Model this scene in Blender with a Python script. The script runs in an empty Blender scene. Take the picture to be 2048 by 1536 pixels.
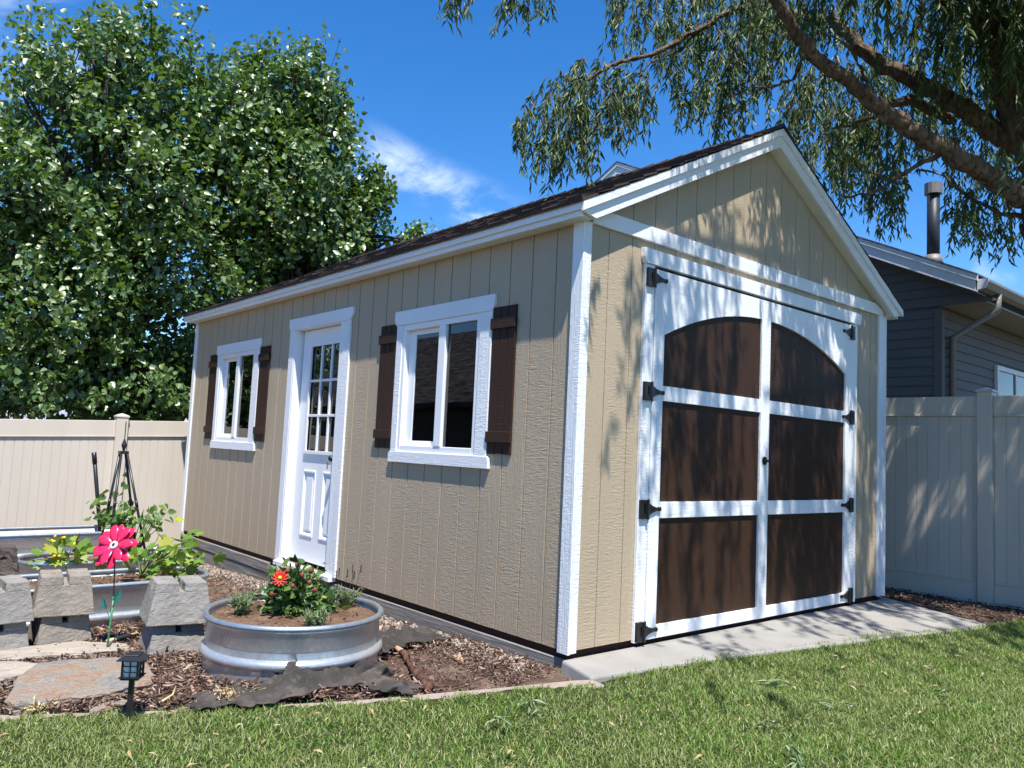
import bpy, bmesh, math, random
import numpy as np
from mathutils import Vector, Matrix
random.seed(7); RNG = np.random.default_rng(11)
SC = bpy.context.scene; COL = SC.collection
R = math.radians
# ------------------------------------------------------------------ camera, sky, sun, exposure
CAM = np.array([-3.1308, -3.0883, 1.0918]); FPX = 1573.44
YAW, PIT, ROL = 0.7081, 0.0839, 0.0463
_f = np.array([math.sin(YAW)*math.cos(PIT), math.cos(YAW)*math.cos(PIT), math.sin(PIT)])
_r = np.array([math.cos(YAW), -math.sin(YAW), 0.0]); _u = np.cross(_r, _f)
CR = math.cos(ROL)*_r + math.sin(ROL)*_u; CU = -math.sin(ROL)*_r + math.cos(ROL)*_u; CF = _f
def ray(a, b): return CF + (a-1024)/FPX*CR - (b-768)/FPX*CU
def Wd(a, b, w): return CAM + ray(a, b)*w                        # point seen at photo pixel (a, b), w metres deep
def Pz(a, b, z): d = ray(a, b); return CAM + d*(z-CAM[2])/d[2]   # the same pixel on a level plane
def Py(a, b, y): d = ray(a, b); return CAM + d*(y-CAM[1])/d[1]
def Px(a, b, x): d = ray(a, b); return CAM + d*(x-CAM[0])/d[0]
cd = bpy.data.cameras.new('camera'); co = bpy.data.objects.new('camera', cd); COL.objects.link(co)
co.matrix_world = Matrix(((CR[0], CU[0], -CF[0], CAM[0]), (CR[1], CU[1], -CF[1], CAM[1]), (CR[2], CU[2], -CF[2], CAM[2]), (0, 0, 0, 1)))
cd.sensor_width = 36; cd.lens = FPX/2048*36; cd.clip_start = .05; cd.clip_end = 6000
SC.camera = co
SUN_D = Vector((.119, .25, -.6)).normalized()
SC.view_settings.view_transform = 'Standard'; SC.view_settings.look = 'None'
SC.view_settings.exposure = 0.78; SC.view_settings.gamma = 1
sl = bpy.data.lights.new('sun', 'SUN'); sl.energy = 5.0; sl.angle = R(.53); sl.color = (1, .955, .88)
so = bpy.data.objects.new('sun', sl); COL.objects.link(so); so.rotation_euler = SUN_D.to_track_quat('-Z', 'Y').to_euler()
W_ = bpy.data.worlds.new('World'); SC.world = W_; W_.use_nodes = True
def world():
    nt = W_.node_tree; nt.nodes.clear(); N = nt.nodes.new; L = nt.links.new
    def M(op, a, b=None, c=None):
        n = N('ShaderNodeMath'); n.operation = op
        for i, v in enumerate((a, b, c)):
            if v is None: continue
            if isinstance(v, (int, float)): n.inputs[i].default_value = v
            else: L(v, n.inputs[i])
        return n.outputs[0]
    sky = N('ShaderNodeTexSky'); sky.sky_type = 'NISHITA'; sky.sun_disc = False
    sky.sun_elevation = math.asin(-SUN_D.z); sky.sun_rotation = math.atan2(-SUN_D.x, -SUN_D.y)
    sky.altitude = 1400; sky.air_density = 1.0; sky.dust_density = .15; sky.ozone_density = 2.0
    hs = N('ShaderNodeHueSaturation'); hs.inputs['Saturation'].default_value = 1.36; hs.inputs['Value'].default_value = 1.45; hs.inputs['Hue'].default_value = .505
    L(sky.outputs[0], hs.inputs['Color'])
    tc = N('ShaderNodeTexCoord'); D = tc.outputs['Generated']
    def dot(v):
        n = N('ShaderNodeVectorMath'); n.operation = 'DOT_PRODUCT'; L(D, n.inputs[0]); n.inputs[1].default_value = v
        return n.outputs['Value']
    def smooth(x, a, b):
        n = N('ShaderNodeMapRange'); n.interpolation_type = 'SMOOTHSTEP'; n.inputs['From Min'].default_value = a; n.inputs['From Max'].default_value = b
        L(x, n.inputs['Value']); return n.outputs['Result']
    total = None
    # wisps of cirrus: each lies along its own great-circle band of the sky
    for (p0, p1, wid, sc, amt, seed) in [((700, 288), (1060, 450), .033, 15, .66, 1.0), ((-160, 40), (190, 20), .085, 9, .5, 5.0), ((1940, 535), (2040, 562), .014, 16, .25, 9.0), ((-500, 330), (40, 300), .05, 8, .35, 3.)]:
        a = ray(*p0); b = ray(*p1); a = a/np.linalg.norm(a); b = b/np.linalg.norm(b)
        m = a+b; m /= np.linalg.norm(m); ax = b-a; half = np.linalg.norm(ax)/2; ax /= np.linalg.norm(ax); bx = np.cross(m, ax)
        u = dot(tuple(ax)); v = dot(tuple(bx)); w = dot(tuple(m))
        cv = N('ShaderNodeCombineXYZ'); L(M('MULTIPLY', u, .45), cv.inputs[0]); L(v, cv.inputs[1]); cv.inputs[2].default_value = seed
        nz = N('ShaderNodeTexNoise'); nz.inputs['Scale'].default_value = sc; nz.inputs['Detail'].default_value = 9; nz.inputs['Roughness'].default_value = .62; nz.inputs['Distortion'].default_value = .6
        L(cv.outputs[0], nz.inputs['Vector'])
        n2 = N('ShaderNodeTexNoise'); n2.inputs['Scale'].default_value = sc*.5; n2.inputs['Detail'].default_value = 2; L(cv.outputs[0], n2.inputs['Vector'])
        vv = M('ADD', v, M('MULTIPLY', M('SUBTRACT', n2.outputs['Fac'], .5), wid*1.1))
        mk = M('MULTIPLY', M('SUBTRACT', 1, smooth(M('ABSOLUTE', vv), wid*.2, wid*1.25)), M('SUBTRACT', 1, smooth(M('ABSOLUTE', u), half*.55, half*1.08)))
        mk = M('MULTIPLY', mk, M('GREATER_THAN', w, 0))
        tt = M('MULTIPLY', M('MULTIPLY', mk, smooth(nz.outputs['Fac'], .40, .70)), amt)
        total = tt if total is None else M('MAXIMUM', total, tt)
    mx = N('ShaderNodeMix'); mx.data_type = 'RGBA'; L(total, mx.inputs['Factor']); L(hs.outputs[0], mx.inputs['A']); mx.inputs['B'].default_value = (7.5, 8.4, 9.6, 1)
    bg = N('ShaderNodeBackground'); bg.inputs['Strength'].default_value = .095; L(mx.outputs['Result'], bg.inputs['Color'])
    o = N('ShaderNodeOutputWorld'); L(bg.outputs[0], o.inputs['Surface'])
world()
SC.cycles.max_bounces = 8; SC.cycles.transparent_max_bounces = 12; SC.cycles.caustics_reflective = False; SC.cycles.caustics_refractive = False
SC.cycles.sample_clamp_indirect = 6
# ------------------------------------------------------------------ materials
class NT:
    def __init__(s, name):
        s.m = bpy.data.materials.new(name); s.m.use_nodes = True; s.t = s.m.node_tree; s.t.nodes.clear()
        s.out = s.n('ShaderNodeOutputMaterial'); s.p = s.n('ShaderNodeBsdfPrincipled'); s.l(s.p.outputs[0], s.out.inputs[0])
        s.tc = s.n('ShaderNodeTexCoord')
    def n(s, k): return s.t.nodes.new(k)
    def l(s, a, b): s.t.links.new(a, b)
    def st(s, sock, v):
        if hasattr(v, 'is_output'): s.l(v, sock)
        elif isinstance(v, (tuple, list)) and len(v) == 3 and sock.type == 'RGBA': sock.default_value = (*v, 1)
        else: sock.default_value = v
    def noise(s, scale=(1, 1, 1), k=1, detail=3, rough=.55, dist=0, coord='Object'):
        mp = s.n('ShaderNodeMapping'); mp.inputs['Scale'].default_value = scale if isinstance(scale, tuple) else (scale,)*3
        s.l(s.tc.outputs[coord], mp.inputs[0]); nz = s.n('ShaderNodeTexNoise'); s.l(mp.outputs[0], nz.inputs['Vector'])
        nz.inputs['Scale'].default_value = k; nz.inputs['Detail'].default_value = detail; nz.inputs['Roughness'].default_value = rough; nz.inputs['Distortion'].default_value = dist
        return nz.outputs['Fac']
    def voro(s, scale, feature='F1', out='Distance', rnd=1):
        mp = s.n('ShaderNodeMapping'); mp.inputs['Scale'].default_value = scale if isinstance(scale, tuple) else (scale,)*3
        s.l(s.tc.outputs['Object'], mp.inputs[0]); v = s.n('ShaderNodeTexVoronoi'); v.feature = feature; v.inputs['Scale'].default_value = 1; v.inputs['Randomness'].default_value = rnd
        s.l(mp.outputs[0], v.inputs['Vector']); return v.outputs[out]
    def rnd(s): return s.n('ShaderNodeNewGeometry').outputs['Random Per Island']
    def math(s, op, a, b=0.0):
        n = s.n('ShaderNodeMath'); n.operation = op; s.st(n.inputs[0], a); s.st(n.inputs[1], b); return n.outputs[0]
    def rng(s, x, a, b, c=0, d=1):
        n = s.n('ShaderNodeMapRange'); n.inputs['From Min'].default_value = a; n.inputs['From Max'].default_value = b; n.inputs['To Min'].default_value = c; n.inputs['To Max'].default_value = d
        s.l(x, n.inputs['Value']); return n.outputs['Result']
    def ramp(s, x, stops, interp='LINEAR'):
        n = s.n('ShaderNodeValToRGB'); n.color_ramp.interpolation = interp; e = n.color_ramp.elements
        while len(e) < len(stops): e.new(.5)
        for i, (p, c) in enumerate(stops): e[i].position = p; e[i].color = (*c, 1)
        s.l(x, n.inputs[0]); return n.outputs[0]
    def mix(s, f, a, b, mode='MIX'):
        n = s.n('ShaderNodeMix'); n.data_type = 'RGBA'; n.blend_type = mode; s.st(n.inputs['Factor'], f); s.st(n.inputs['A'], a); s.st(n.inputs['B'], b); return n.outputs['Result']
    def bump(s, h, dist=.003, strength=1.0):
        n = s.n('ShaderNodeBump'); n.inputs['Distance'].default_value = dist; n.inputs['Strength'].default_value = strength; s.l(h, n.inputs['Height']); s.l(n.outputs[0], s.p.inputs['Normal']); return n
    def set(s, color=None, rough=.6, spec=.4, metal=0.0):
        if color is not None: s.st(s.p.inputs['Base Color'], color)
        s.st(s.p.inputs['Roughness'], rough); s.p.inputs['Specular IOR Level'].default_value = spec; s.p.inputs['Metallic'].default_value = metal; return s
def scaled(c, k): return tuple(min(1, x*k) for x in c)
def m_plain(name, c, rough=.5, spec=.4, metal=0.0, var=.12, scale=20, bump=0.0):
    t = NT(name); nz = t.noise(scale, detail=4)
    t.set(t.ramp(nz, [(.3, scaled(c, 1-var)), (.7, scaled(c, 1+var))]), rough, spec, metal)
    if bump: t.bump(t.noise(scale*6, detail=3), bump)
    return t.m
def m_siding(name, c, hor=1, rough=.55, amp=1.0, fine=1.0):
    # rough-sawn hardboard siding: short saw ripples across, grain streaks along; hor = index of the board's long axis
    t = NT(name)
    def sc(al, ac): v = [ac]*3; v[hor] = al; return tuple(v)
    rip = t.noise(sc(88, 15), detail=3, dist=.9); grain = t.noise(sc(4, 85), detail=4, dist=.9); patch = t.noise(sc(1.3, 11), detail=3, dist=.5); blobs = t.noise(sc(30, 60), detail=3)
    pk = t.rng(patch, .4, .58)
    h = t.math('ADD', t.math('MULTIPLY', t.math('MULTIPLY', rip, pk), 1.0), t.math('MULTIPLY', t.math('MULTIPLY', grain, t.math('SUBTRACT', 1.25, pk)), .9))
    h = t.math('ADD', h, t.math('MULTIPLY', t.math('POWER', blobs, 3), .5))
    wash = t.noise(sc(.7, 2.5), detail=3)
    base = t.ramp(wash, [(.25, scaled(c, .93)), (.75, scaled(c, 1.06))])
    t.set(base, rough, .12 if 'brown' in name else .35); t.bump(h, .0042*amp, .9); return t.m
M = {}
TAN = (.43, .343, .237)
M['siding'] = m_siding('tan_siding', TAN, 2, .55, 1.05)
M['white_wood_v'] = m_siding('white_trim_vertical', (.80, .81, .82), 2, .45, 1.3)
M['white_wood_x'] = m_siding('white_trim_along', (.80, .81, .82), 0, .45, .8)
M['white_wood_y'] = m_siding('white_trim_side', (.80, .81, .82), 1, .45, .8)
M['vinyl_white'] = m_plain('white_vinyl', (.82, .83, .84), .35, .5, var=.03, scale=4)
M['soffit'] = m_plain('soffit_paint', (.74, .73, .70), .5, .3, var=.05, scale=6)
M['brown'] = m_siding('brown_panel', (.046, .0245, .0155), 2, .5, .7)
M['brown_sh'] = m_siding('brown_shutter', (.044, .024, .017), 2, .5, .8)
M['gap'] = m_plain('dark_gap', (.012, .009, .008), .9, .1)
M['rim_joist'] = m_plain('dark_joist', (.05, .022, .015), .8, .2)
M['black_metal'] = m_plain('black_iron', (.012, .012, .013), .38, .5, var=.2, scale=60, bump=.0006)
M['steel'] = m_plain('key_steel', (.6, .58, .55), .3, .5, 1.0)
def m_lumber():
    t = NT('weathered_lumber'); g = t.noise((55, 2.2, 55), detail=5, dist=.8); b = t.noise(3, detail=4)
    c = t.mix(t.rng(b, .35, .65), t.ramp(g, [(.3, (.15, .135, .115)), (.7, (.34, .31, .27))]), t.ramp(g, [(.3, (.13, .125, .12)), (.7, (.29, .28, .26))]))
    t.set(c, .85, .2); t.bump(g, .006); return t.m
M['lumber'] = m_lumber()
def m_shingle():
    t = NT('brown_shingles'); r = t.rnd(); n = t.noise(260, detail=2, rough=.7); b = t.noise(5, detail=3)
    c = t.ramp(r, [(0, (.040, .030, .028)), (.35, (.064, .047, .043)), (.7, (.050, .037, .034)), (1, (.085, .062, .054))])
    c = t.mix(t.rng(n, .35, .75, 0, .6), c, (.13, .10, .092)); c = t.mix(t.rng(b, .5, .7, 0, .3), c, (.03, .024, .022))
    t.set(c, .95, .15); t.bump(n, .004); return t.m
M['shingle'] = m_shingle()
M['shingle_grey'] = m_plain('grey_shingles', (.10, .096, .094), .95, .1, var=.75, scale=(3, 2.5, 16), bump=0)
def m_glass(name, tint=(.9, .95, .95), refl=.055, dark=.0):
    t = NT(name); tr = t.n('ShaderNodeBsdfTransparent'); tr.inputs[0].default_value = (*tint, 1); gl = t.n('ShaderNodeBsdfGlossy'); gl.inputs['Roughness'].default_value = .004
    lw = t.n('ShaderNodeFresnel'); lw.inputs[0].default_value = 1.52
    mx = t.n('ShaderNodeMixShader'); f = t.math('ADD', t.math('MULTIPLY', lw.outputs[0], 1.6), refl*.3)
    t.l(f, mx.inputs[0]); t.l(tr.outputs[0], mx.inputs[1]); t.l(gl.outputs[0], mx.inputs[2]); t.l(mx.outputs[0], t.out.inputs[0]); return t.m
M['glass'] = m_glass('window_glass', (.35, .37, .37))
M['screen'] = m_glass('screened_glass', (.16, .17, .17), .02)
M['inside'] = m_plain('shed_inside', (.10, .09, .075), .9, .1)
def m_vinyl(name, c):
    t = NT(name); s = t.noise((3, 3, .6), detail=4); d = t.noise(30, detail=3)
    col = t.mix(t.rng(d, .6, .8, 0, .12), t.ramp(s, [(.3, scaled(c, .94)), (.7, scaled(c, 1.04))]), (.3, .26, .2))
    t.set(col, .42, .4); return t.m
M['fence'] = m_vinyl('tan_vinyl', (.615, .55, .46))
def m_concrete(name, c, spots=.25, rough=.85, bump=.003):
    t = NT(name); a = t.noise(3.5, detail=6, rough=.6); b = t.noise(140, detail=3); d = t.noise(14, detail=4)
    col = t.ramp(a, [(.3, scaled(c, .82)), (.7, scaled(c, 1.12))]); col = t.mix(t.rng(d, .52, .72, 0, spots), col, scaled(c, .62)); col = t.mix(t.rng(b, .55, .8, 0, .35), col, scaled(c, 1.25))
    t.set(col, rough, .25); t.bump(t.math('ADD', t.math('MULTIPLY', b, .5), d), bump); return t.m
M['apron'] = m_concrete('pale_concrete', (.285, .272, .252), .2, .9, .002)
M['kerb'] = m_concrete('pinkish_concrete', (.33, .265, .23), .4)
def m_block(name, c, k=1.0):
    t = NT(name); a = t.noise(6, detail=5); b = t.noise(130, detail=6, rough=.75); p = t.voro(90); d = t.noise(300, detail=2)
    col = t.ramp(a, [(.3, scaled(c, .78)), (.7, scaled(c, 1.15))]); col = t.mix(t.rng(b, .55, .75, 0, .5), col, scaled(c, .5)); col = t.mix(t.rng(p, .0, .22, .5, 0), col, scaled(c, .4))
    t.set(col, .92, .15); t.bump(t.math('ADD', t.math('ADD', t.math('MULTIPLY', b, .8), t.math('MULTIPLY', t.noise(28, detail=5), 1.0)), t.math('MULTIPLY', d, .3)), .009*k); return t.m
M['block'] = m_block('grey_block', (.32, .30, .275)); M['block_dark'] = m_block('split_face_block', (.16, .13, .11), 2.5); M['block_tan'] = m_block('tan_block', (.32, .285, .24))
def m_flag():
    t = NT('rusty_flagstone'); a = t.noise(9, detail=6, dist=.9); b = t.noise((18, 30, 90), detail=5); c = t.noise(70, detail=4)
    col = t.ramp(a, [(.28, (.17, .17, .165)), (.42, (.25, .235, .21)), (.52, (.30, .225, .165)), (.62, (.29, .185, .125)), (.78, (.20, .195, .18))])
    col = t.mix(t.rng(c, .5, .75, 0, .55), col, (.38, .35, .31)); t.set(col, .8, .25); t.bump(t.math('ADD', b, t.math('MULTIPLY', c, .9)), .020); return t.m
M['flag'] = m_flag()
def m_flagpale():
    t = NT('pale_flagstone'); a = t.noise((6, 14, 40), detail=5, dist=.6); c = t.noise(70, detail=4)
    col = t.ramp(a, [(.3, (.22, .20, .175)), (.5, (.33, .295, .25)), (.7, (.40, .32, .24))]); t.set(t.mix(t.rng(c, .55, .8, 0, .4), col, (.25, .2, .16)), .85, .2); t.bump(t.math('ADD', a, t.math('MULTIPLY', c, .4)), .008); return t.m
M['flag_pale'] = m_flagpale()
def m_galv():
    t = NT('galvanised_steel'); v = t.voro((60, 60, 60), 'F1', 'Color'); bw = t.n('ShaderNodeRGBToBW'); t.l(v, bw.inputs[0]); n = t.noise(4, detail=5); s = t.noise((90, 90, 6), detail=3)
    col = t.mix(t.rng(n, .4, .65, 0, .5), t.ramp(bw.outputs[0], [(0, (.58, .61, .63)), (1, (.72, .75, .77))]), (.48, .51, .53))
    t.set(col, t.rng(n, .3, .7, .24, .38), .5, .70); t.bump(t.math('ADD', t.math('MULTIPLY', s, .3), n), .0025); return t.m
M['galv'] = m_galv()
M['rim_galv'] = m_plain('dull_zinc_rim', (.40, .45, .48), .38, .5, .75, var=.15, scale=25)
def m_soil(name, a, b, c, bump=.02):
    t = NT(name); n = t.noise(6, detail=6); k = t.noise(60, detail=5, rough=.7); v = t.voro(45)
    col = t.ramp(n, [(.3, a), (.5, b), (.7, c)]); col = t.mix(t.rng(k, .5, .75, 0, .6), col, scaled(a, .5)); col = t.mix(t.rng(v, .1, .3, .35, 0), col, scaled(c, 1.5))
    t.set(col, .95, .1); t.bump(t.math('ADD', k, t.math('MULTIPLY', n, .5)), bump); return t.m
M['soil'] = m_soil('potting_soil', (.10, .060, .040), (.19, .115, .075), (.27, .18, .12))
M['mulch'] = m_soil('mulch_soil', (.085, .056, .044), (.16, .105, .08), (.26, .19, .145))
M['ground'] = m_soil('ground_soil', (.10, .10, .05), (.13, .12, .07), (.16, .14, .09))
M['lawn_soil'] = m_soil('lawn_thatch', (.022, .030, .010), (.04, .050, .018), (.07, .070, .032))
def m_island(name, stops, rough=.8, spec=.2, transl=0.0, tcol=None, bump=0.0, big=None):
    t = NT(name); col = t.ramp(t.rnd(), stops)
    if name == 'glossy_tree_leaf': t.p.inputs['Coat Weight'].default_value = .5; t.p.inputs['Coat Roughness'].default_value = .48
    if big: col = t.mix(t.rng(t.noise(big[0], detail=3), .42, .62, 0, big[1]), col, big[2])
    t.set(col, rough, spec)
    if bump: t.bump(t.noise(120, detail=3), bump)
    if transl:
        tr = t.n('ShaderNodeBsdfTranslucent'); t.st(tr.inputs[0], tcol if tcol else col); mx = t.n('ShaderNodeMixShader'); mx.inputs[0].default_value = transl
        t.l(t.p.outputs[0], mx.inputs[1]); t.l(tr.outputs[0], mx.inputs[2]); t.l(mx.outputs[0], t.out.inputs[0])
    return t.m
M['chips'] = m_island('bark_chips', [(0, (.030, .019, .015)), (.35, (.075, .045, .034)), (.6, (.15, .092, .068)), (.8, (.26, .175, .13)), (.95, (.42, .31, .24)), (1, (.34, .15, .08))], .85, .2)
M['pebbles'] = m_island('pebbles', [(0, (.15, .115, .095)), (.5, (.28, .225, .19)), (1, (.46, .39, .33))], .8, .25)
M['straw'] = m_island('straw', [(0, (.45, .33, .16)), (1, (.70, .56, .32))], .8, .2)
M['grass'] = m_island('grass_blades', [(0, (.060, .135, .017)), (.30, (.112, .215, .030)), (.60, (.18, .285, .052)), (.80, (.29, .35, .10)), (.92, (.46, .43, .22)), (1, (.58, .51, .33))], .5, .4, .32, (.27, .42, .06), big=(2.0, .42, (.32, .32, .14)))
M['dry_leaf'] = m_island('dry_leaves', [(0, (.30, .20, .10)), (.5, (.45, .33, .18)), (1, (.38, .36, .20))], .8, .2, .15)
LG = [(0, (.034, .084, .015)), (.4, (.074, .155, .026)), (.75, (.105, .190, .038)), (1, (.17, .23, .045))]
M['broad_leaf'] = m_island('glossy_tree_leaf', LG, .46, 1.0, .22, (.22, .38, .035))
M['willow_leaf'] = m_island('willow_leaf', [(0, (.038, .074, .025)), (.5, (.068, .122, .040)), (.85, (.105, .165, .055)), (1, (.17, .21, .07))], .46, .4, .28, (.22, .34, .06))
M['fallen_leaf'] = m_island('fallen_willow_leaf', [(0, (.11, .19, .06)), (.6, (.19, .26, .13)), (1, (.30, .35, .22))], .6, .3, .15)
M['squash_leaf'] = m_island('yellow_green_leaf', [(0, (.09, .19, .025)), (.5, (.17, .29, .045)), (.8, (.27, .35, .05)), (1, (.46, .42, .06))], .45, .4, .3, (.38, .5, .06))
M['vine_leaf'] = m_island('vine_leaf', [(0, (.040, .10, .020)), (.6, (.08, .17, .035)), (1, (.20, .29, .05))], .45, .4, .25, (.3, .45, .05))
M['dahlia_leaf'] = m_island('dahlia_leaf', [(0, (.028, .070, .018)), (.55, (.06, .13, .03)), (.85, (.13, .21, .05)), (1, (.30, .30, .06))], .4, .45, .2)
M['herb_leaf'] = m_island('herb_leaf', [(0, (.03, .10, .03)), (1, (.07, .19, .06))], .45, .4, .2)
M['sage_leaf'] = m_island('sage_leaf', [(0, (.10, .15, .08)), (.6, (.17, .23, .12)), (1, (.26, .30, .15))], .7, .2, .15)
M['stem'] = m_plain('green_stem', (.13, .17, .06), .6, .3)
M['red'] = m_plain('red_petal', (.55, .035, .02), .5, .3, var=.3, scale=50); M['yellow'] = m_plain('yellow_petal', (.75, .48, .03), .5, .3)
M['bud'] = m_plain('reddish_bud', (.20, .05, .025), .6, .3)
M['pink'] = m_plain('pink_enamel', (.72, .022, .095), .3, .5, var=.12, scale=25)
M['pink_dark'] = m_plain('dark_petal_root', (.06, .01, .018), .4, .5)
M['grey_enamel'] = m_plain('pale_grey_enamel', (.50, .54, .56), .35, .5)
M['green_metal'] = m_plain('green_enamel', (.05, .20, .10), .4, .5, var=.3, scale=60); M['teal'] = m_plain('teal_enamel', (.02, .17, .13), .35, .5)
M['plastic_black'] = m_plain('black_plastic', (.014, .015, .017), .35, .5)
M['frost'] = m_plain('frosted_panel', (.85, .85, .84), .3, .5)
def m_fabric():
    t = NT('weed_fabric'); a = t.noise(5, detail=5); w = t.noise(400, detail=1); d = t.noise(28, detail=4)
    c = t.ramp(a, [(.3, (.030, .027, .025)), (.55, (.055, .048, .043)), (.75, (.12, .10, .085))]); c = t.mix(t.rng(d, .55, .75, 0, .5), c, (.17, .14, .115))
    t.set(c, .75, .25); t.bump(t.math('ADD', w, t.math('MULTIPLY', d, 2)), .003); return t.m
M['fabric'] = m_fabric()
def m_bark(name, a, b):
    t = NT(name); g = t.noise((22, 22, 5), detail=6, rough=.65, dist=.8); v = t.noise(45, detail=4)
    t.set(t.ramp(g, [(.35, a), (.65, b)]), .9, .15); t.bump(t.math('ADD', g, t.math('MULTIPLY', v, .3)), .04); return t.m
M['willow_bark'] = m_bark('willow_bark', (.055, .038, .027), (.24, .175, .125)); M['bark_dark'] = m_bark('dark_bark', (.03, .025, .02), (.12, .10, .08))
M['root'] = m_bark('root_bark', (.06, .03, .022), (.22, .12, .085)); M['wood_chip'] = m_plain('fresh_wood', (.42, .27, .17), .8, .2)
M['lap'] = m_plain('blue_grey_lap_siding', (.105, .097, .09), .6, .25, var=.06, scale=2); M['lap2'] = m_plain('grey_fascia', (.64, .66, .68), .5, .4, var=.05, scale=3)
M['gutter'] = m_plain('grey_gutter', (.19, .175, .16), .5, .4); M['pipe'] = m_plain('dark_flue', (.022, .028, .036), .5, .4, 0); M['pipe_cap'] = m_plain('flue_cap', (.22, .20, .19), .6, .4, .4)
M['blue'] = m_plain('sticker_blue', (.02, .03, .42), .4, .4, var=.02); M['redink'] = m_plain('sticker_red', (.6, .02, .05), .4, .4, var=.02); M['paper'] = m_plain('sticker_white', (.8, .8, .8), .4, .4, var=.02)
M['hill'] = m_plain('dry_hillside', (.30, .29, .33), .95, .1, var=.2, scale=.01)
# ------------------------------------------------------------------ mesh helpers
class MB:
    def __init__(s): s.v = []; s.f = []
    def add(s, vs, fs): o = len(s.v); s.v += [tuple(map(float, p)) for p in vs]; s.f += [tuple(i+o for i in f) for f in fs]; return s
    def box(s, x0, x1, y0, y1, z0, z1):
        v = [(x, y, z) for z in (z0, z1) for y in (y0, y1) for x in (x0, x1)]
        return s.add(v, [(0, 2, 3, 1), (4, 5, 7, 6), (0, 1, 5, 4), (2, 6, 7, 3), (0, 4, 6, 2), (1, 3, 7, 5)])
    def hexa(s, b, t):                                               # bottom 4 and top 4 points, same winding
        return s.add(list(b)+list(t), [(3, 2, 1, 0), (4, 5, 6, 7)]+[(i, (i+1) % 4, 4+(i+1) % 4, 4+i) for i in range(4)])
    def prism(s, poly, axis, a, b):                                  # 2-D outline pushed along an axis from a to b
        n = len(poly)
        def P(p, h): q = list(p); q.insert(axis, h); return q
        return s.add([P(p, a) for p in poly]+[P(p, b) for p in poly], [tuple(range(n))[::-1], tuple(range(n, 2*n))]+[(i, (i+1) % n, n+(i+1) % n, n+i) for i in range(n)])
    def tube(s, pts, rad, n=8, cap=True):
        pts = [np.array(p, float) for p in pts]; k = len(pts)
        if not hasattr(rad, '__len__'): rad = [rad]*k
        vs = []; prev = None
        for i, p in enumerate(pts):
            d = pts[min(i+1, k-1)]-pts[max(i-1, 0)]; d = d/(np.linalg.norm(d)+1e-9)
            if prev is None: a = np.cross(d, (0, 0, 1.)) if abs(d[2]) < .9 else np.cross(d, (1., 0, 0))
            else: a = prev-d*(prev@d)
            a = a/np.linalg.norm(a); prev = a; b = np.cross(d, a)
            vs += [p+rad[i]*(math.cos(2*math.pi*j/n)*a+math.sin(2*math.pi*j/n)*b) for j in range(n)]
        fs = [(i*n+j, i*n+(j+1) % n, (i+1)*n+(j+1) % n, (i+1)*n+j) for i in range(k-1) for j in range(n)]
        if cap: fs += [tuple(range(n))[::-1], tuple(range((k-1)*n, k*n))]
        return s.add(vs, fs)
    def sweep(s, path, prof, closed=True):                           # path: [(x, y, nx, ny)], prof: [(offset, z)]
        k = len(path); m = len(prof)
        vs = [(x+nx*o, y+ny*o, z) for (x, y, nx, ny) in path for (o, z) in prof]
        fs = [(i*m+j, ((i+1) % k)*m+j, ((i+1) % k)*m+j+1, i*m+j+1) for i in range(k if closed else k-1) for j in range(m-1)]
        return s.add(vs, fs)
    def ball(s, c, r, n=8, m=6, sz=1.0, jit=0.0):
        c = np.array(c, float); vs = [c+(0, 0, -r*sz)]
        for i in range(1, m):
            for j in range(n):
                t = math.pi*i/m; p = 2*math.pi*j/n; q = r*(1+random.uniform(-jit, jit)); vs.append(c+(q*math.sin(t)*math.cos(p), q*math.sin(t)*math.sin(p), -q*sz*math.cos(t)))
        vs.append(c+(0, 0, r*sz)); fs = [(0, 1+(j+1) % n, 1+j) for j in range(n)]
        fs += [(1+(i-1)*n+j, 1+(i-1)*n+(j+1) % n, 1+i*n+(j+1) % n, 1+i*n+j) for i in range(1, m-1) for j in range(n)]
        fs += [(1+(m-2)*n+j, 1+(m-2)*n+(j+1) % n, len(vs)-1) for j in range(n)]
        return s.add(vs, fs)
    def obj(s, name, mat, parent=None, bevel=0.0, smooth=False, recalc=True, solid=0.0):
        me = bpy.data.meshes.new(name); me.from_pydata(s.v, [], s.f)
        if recalc:
            bm = bmesh.new(); bm.from_mesh(me); bmesh.ops.recalc_face_normals(bm, faces=bm.faces); bm.to_mesh(me); bm.free()
        return finish(me, name, mat, parent, bevel, smooth, solid)
def roughen(o, amt, size, lev, typ='SIMPLE'):
    q = o.modifiers.new('subdivide', 'SUBSURF'); q.subdivision_type = typ; q.levels = q.render_levels = lev; tx = bpy.data.textures.new('clouds', 'CLOUDS'); tx.noise_scale = size; tx.noise_depth = 3; d = o.modifiers.new('rough', 'DISPLACE'); d.texture = tx; d.strength = amt; d.mid_level = .5; d.texture_coords = 'GLOBAL'; return o
def world_offset(o): return o.location if o.type == 'EMPTY' else Vector((0, 0, 0))
def finish(me, name, mat, parent=None, bevel=0.0, smooth=False, solid=0.0):
    o = bpy.data.objects.new(name, me); COL.objects.link(o); me.materials.append(M[mat] if isinstance(mat, str) else mat)
    if smooth: me.polygons.foreach_set('use_smooth', [True]*len(me.polygons))
    if solid: q = o.modifiers.new('thickness', 'SOLIDIFY'); q.thickness = solid
    if bevel: q = o.modifiers.new('bevel', 'BEVEL'); q.width = bevel; q.segments = 2; q.limit_method = 'ANGLE'
    if parent is not None:
        o.parent = parent; o.matrix_parent_inverse = Matrix.Translation(-world_offset(parent))
    return o
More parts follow.
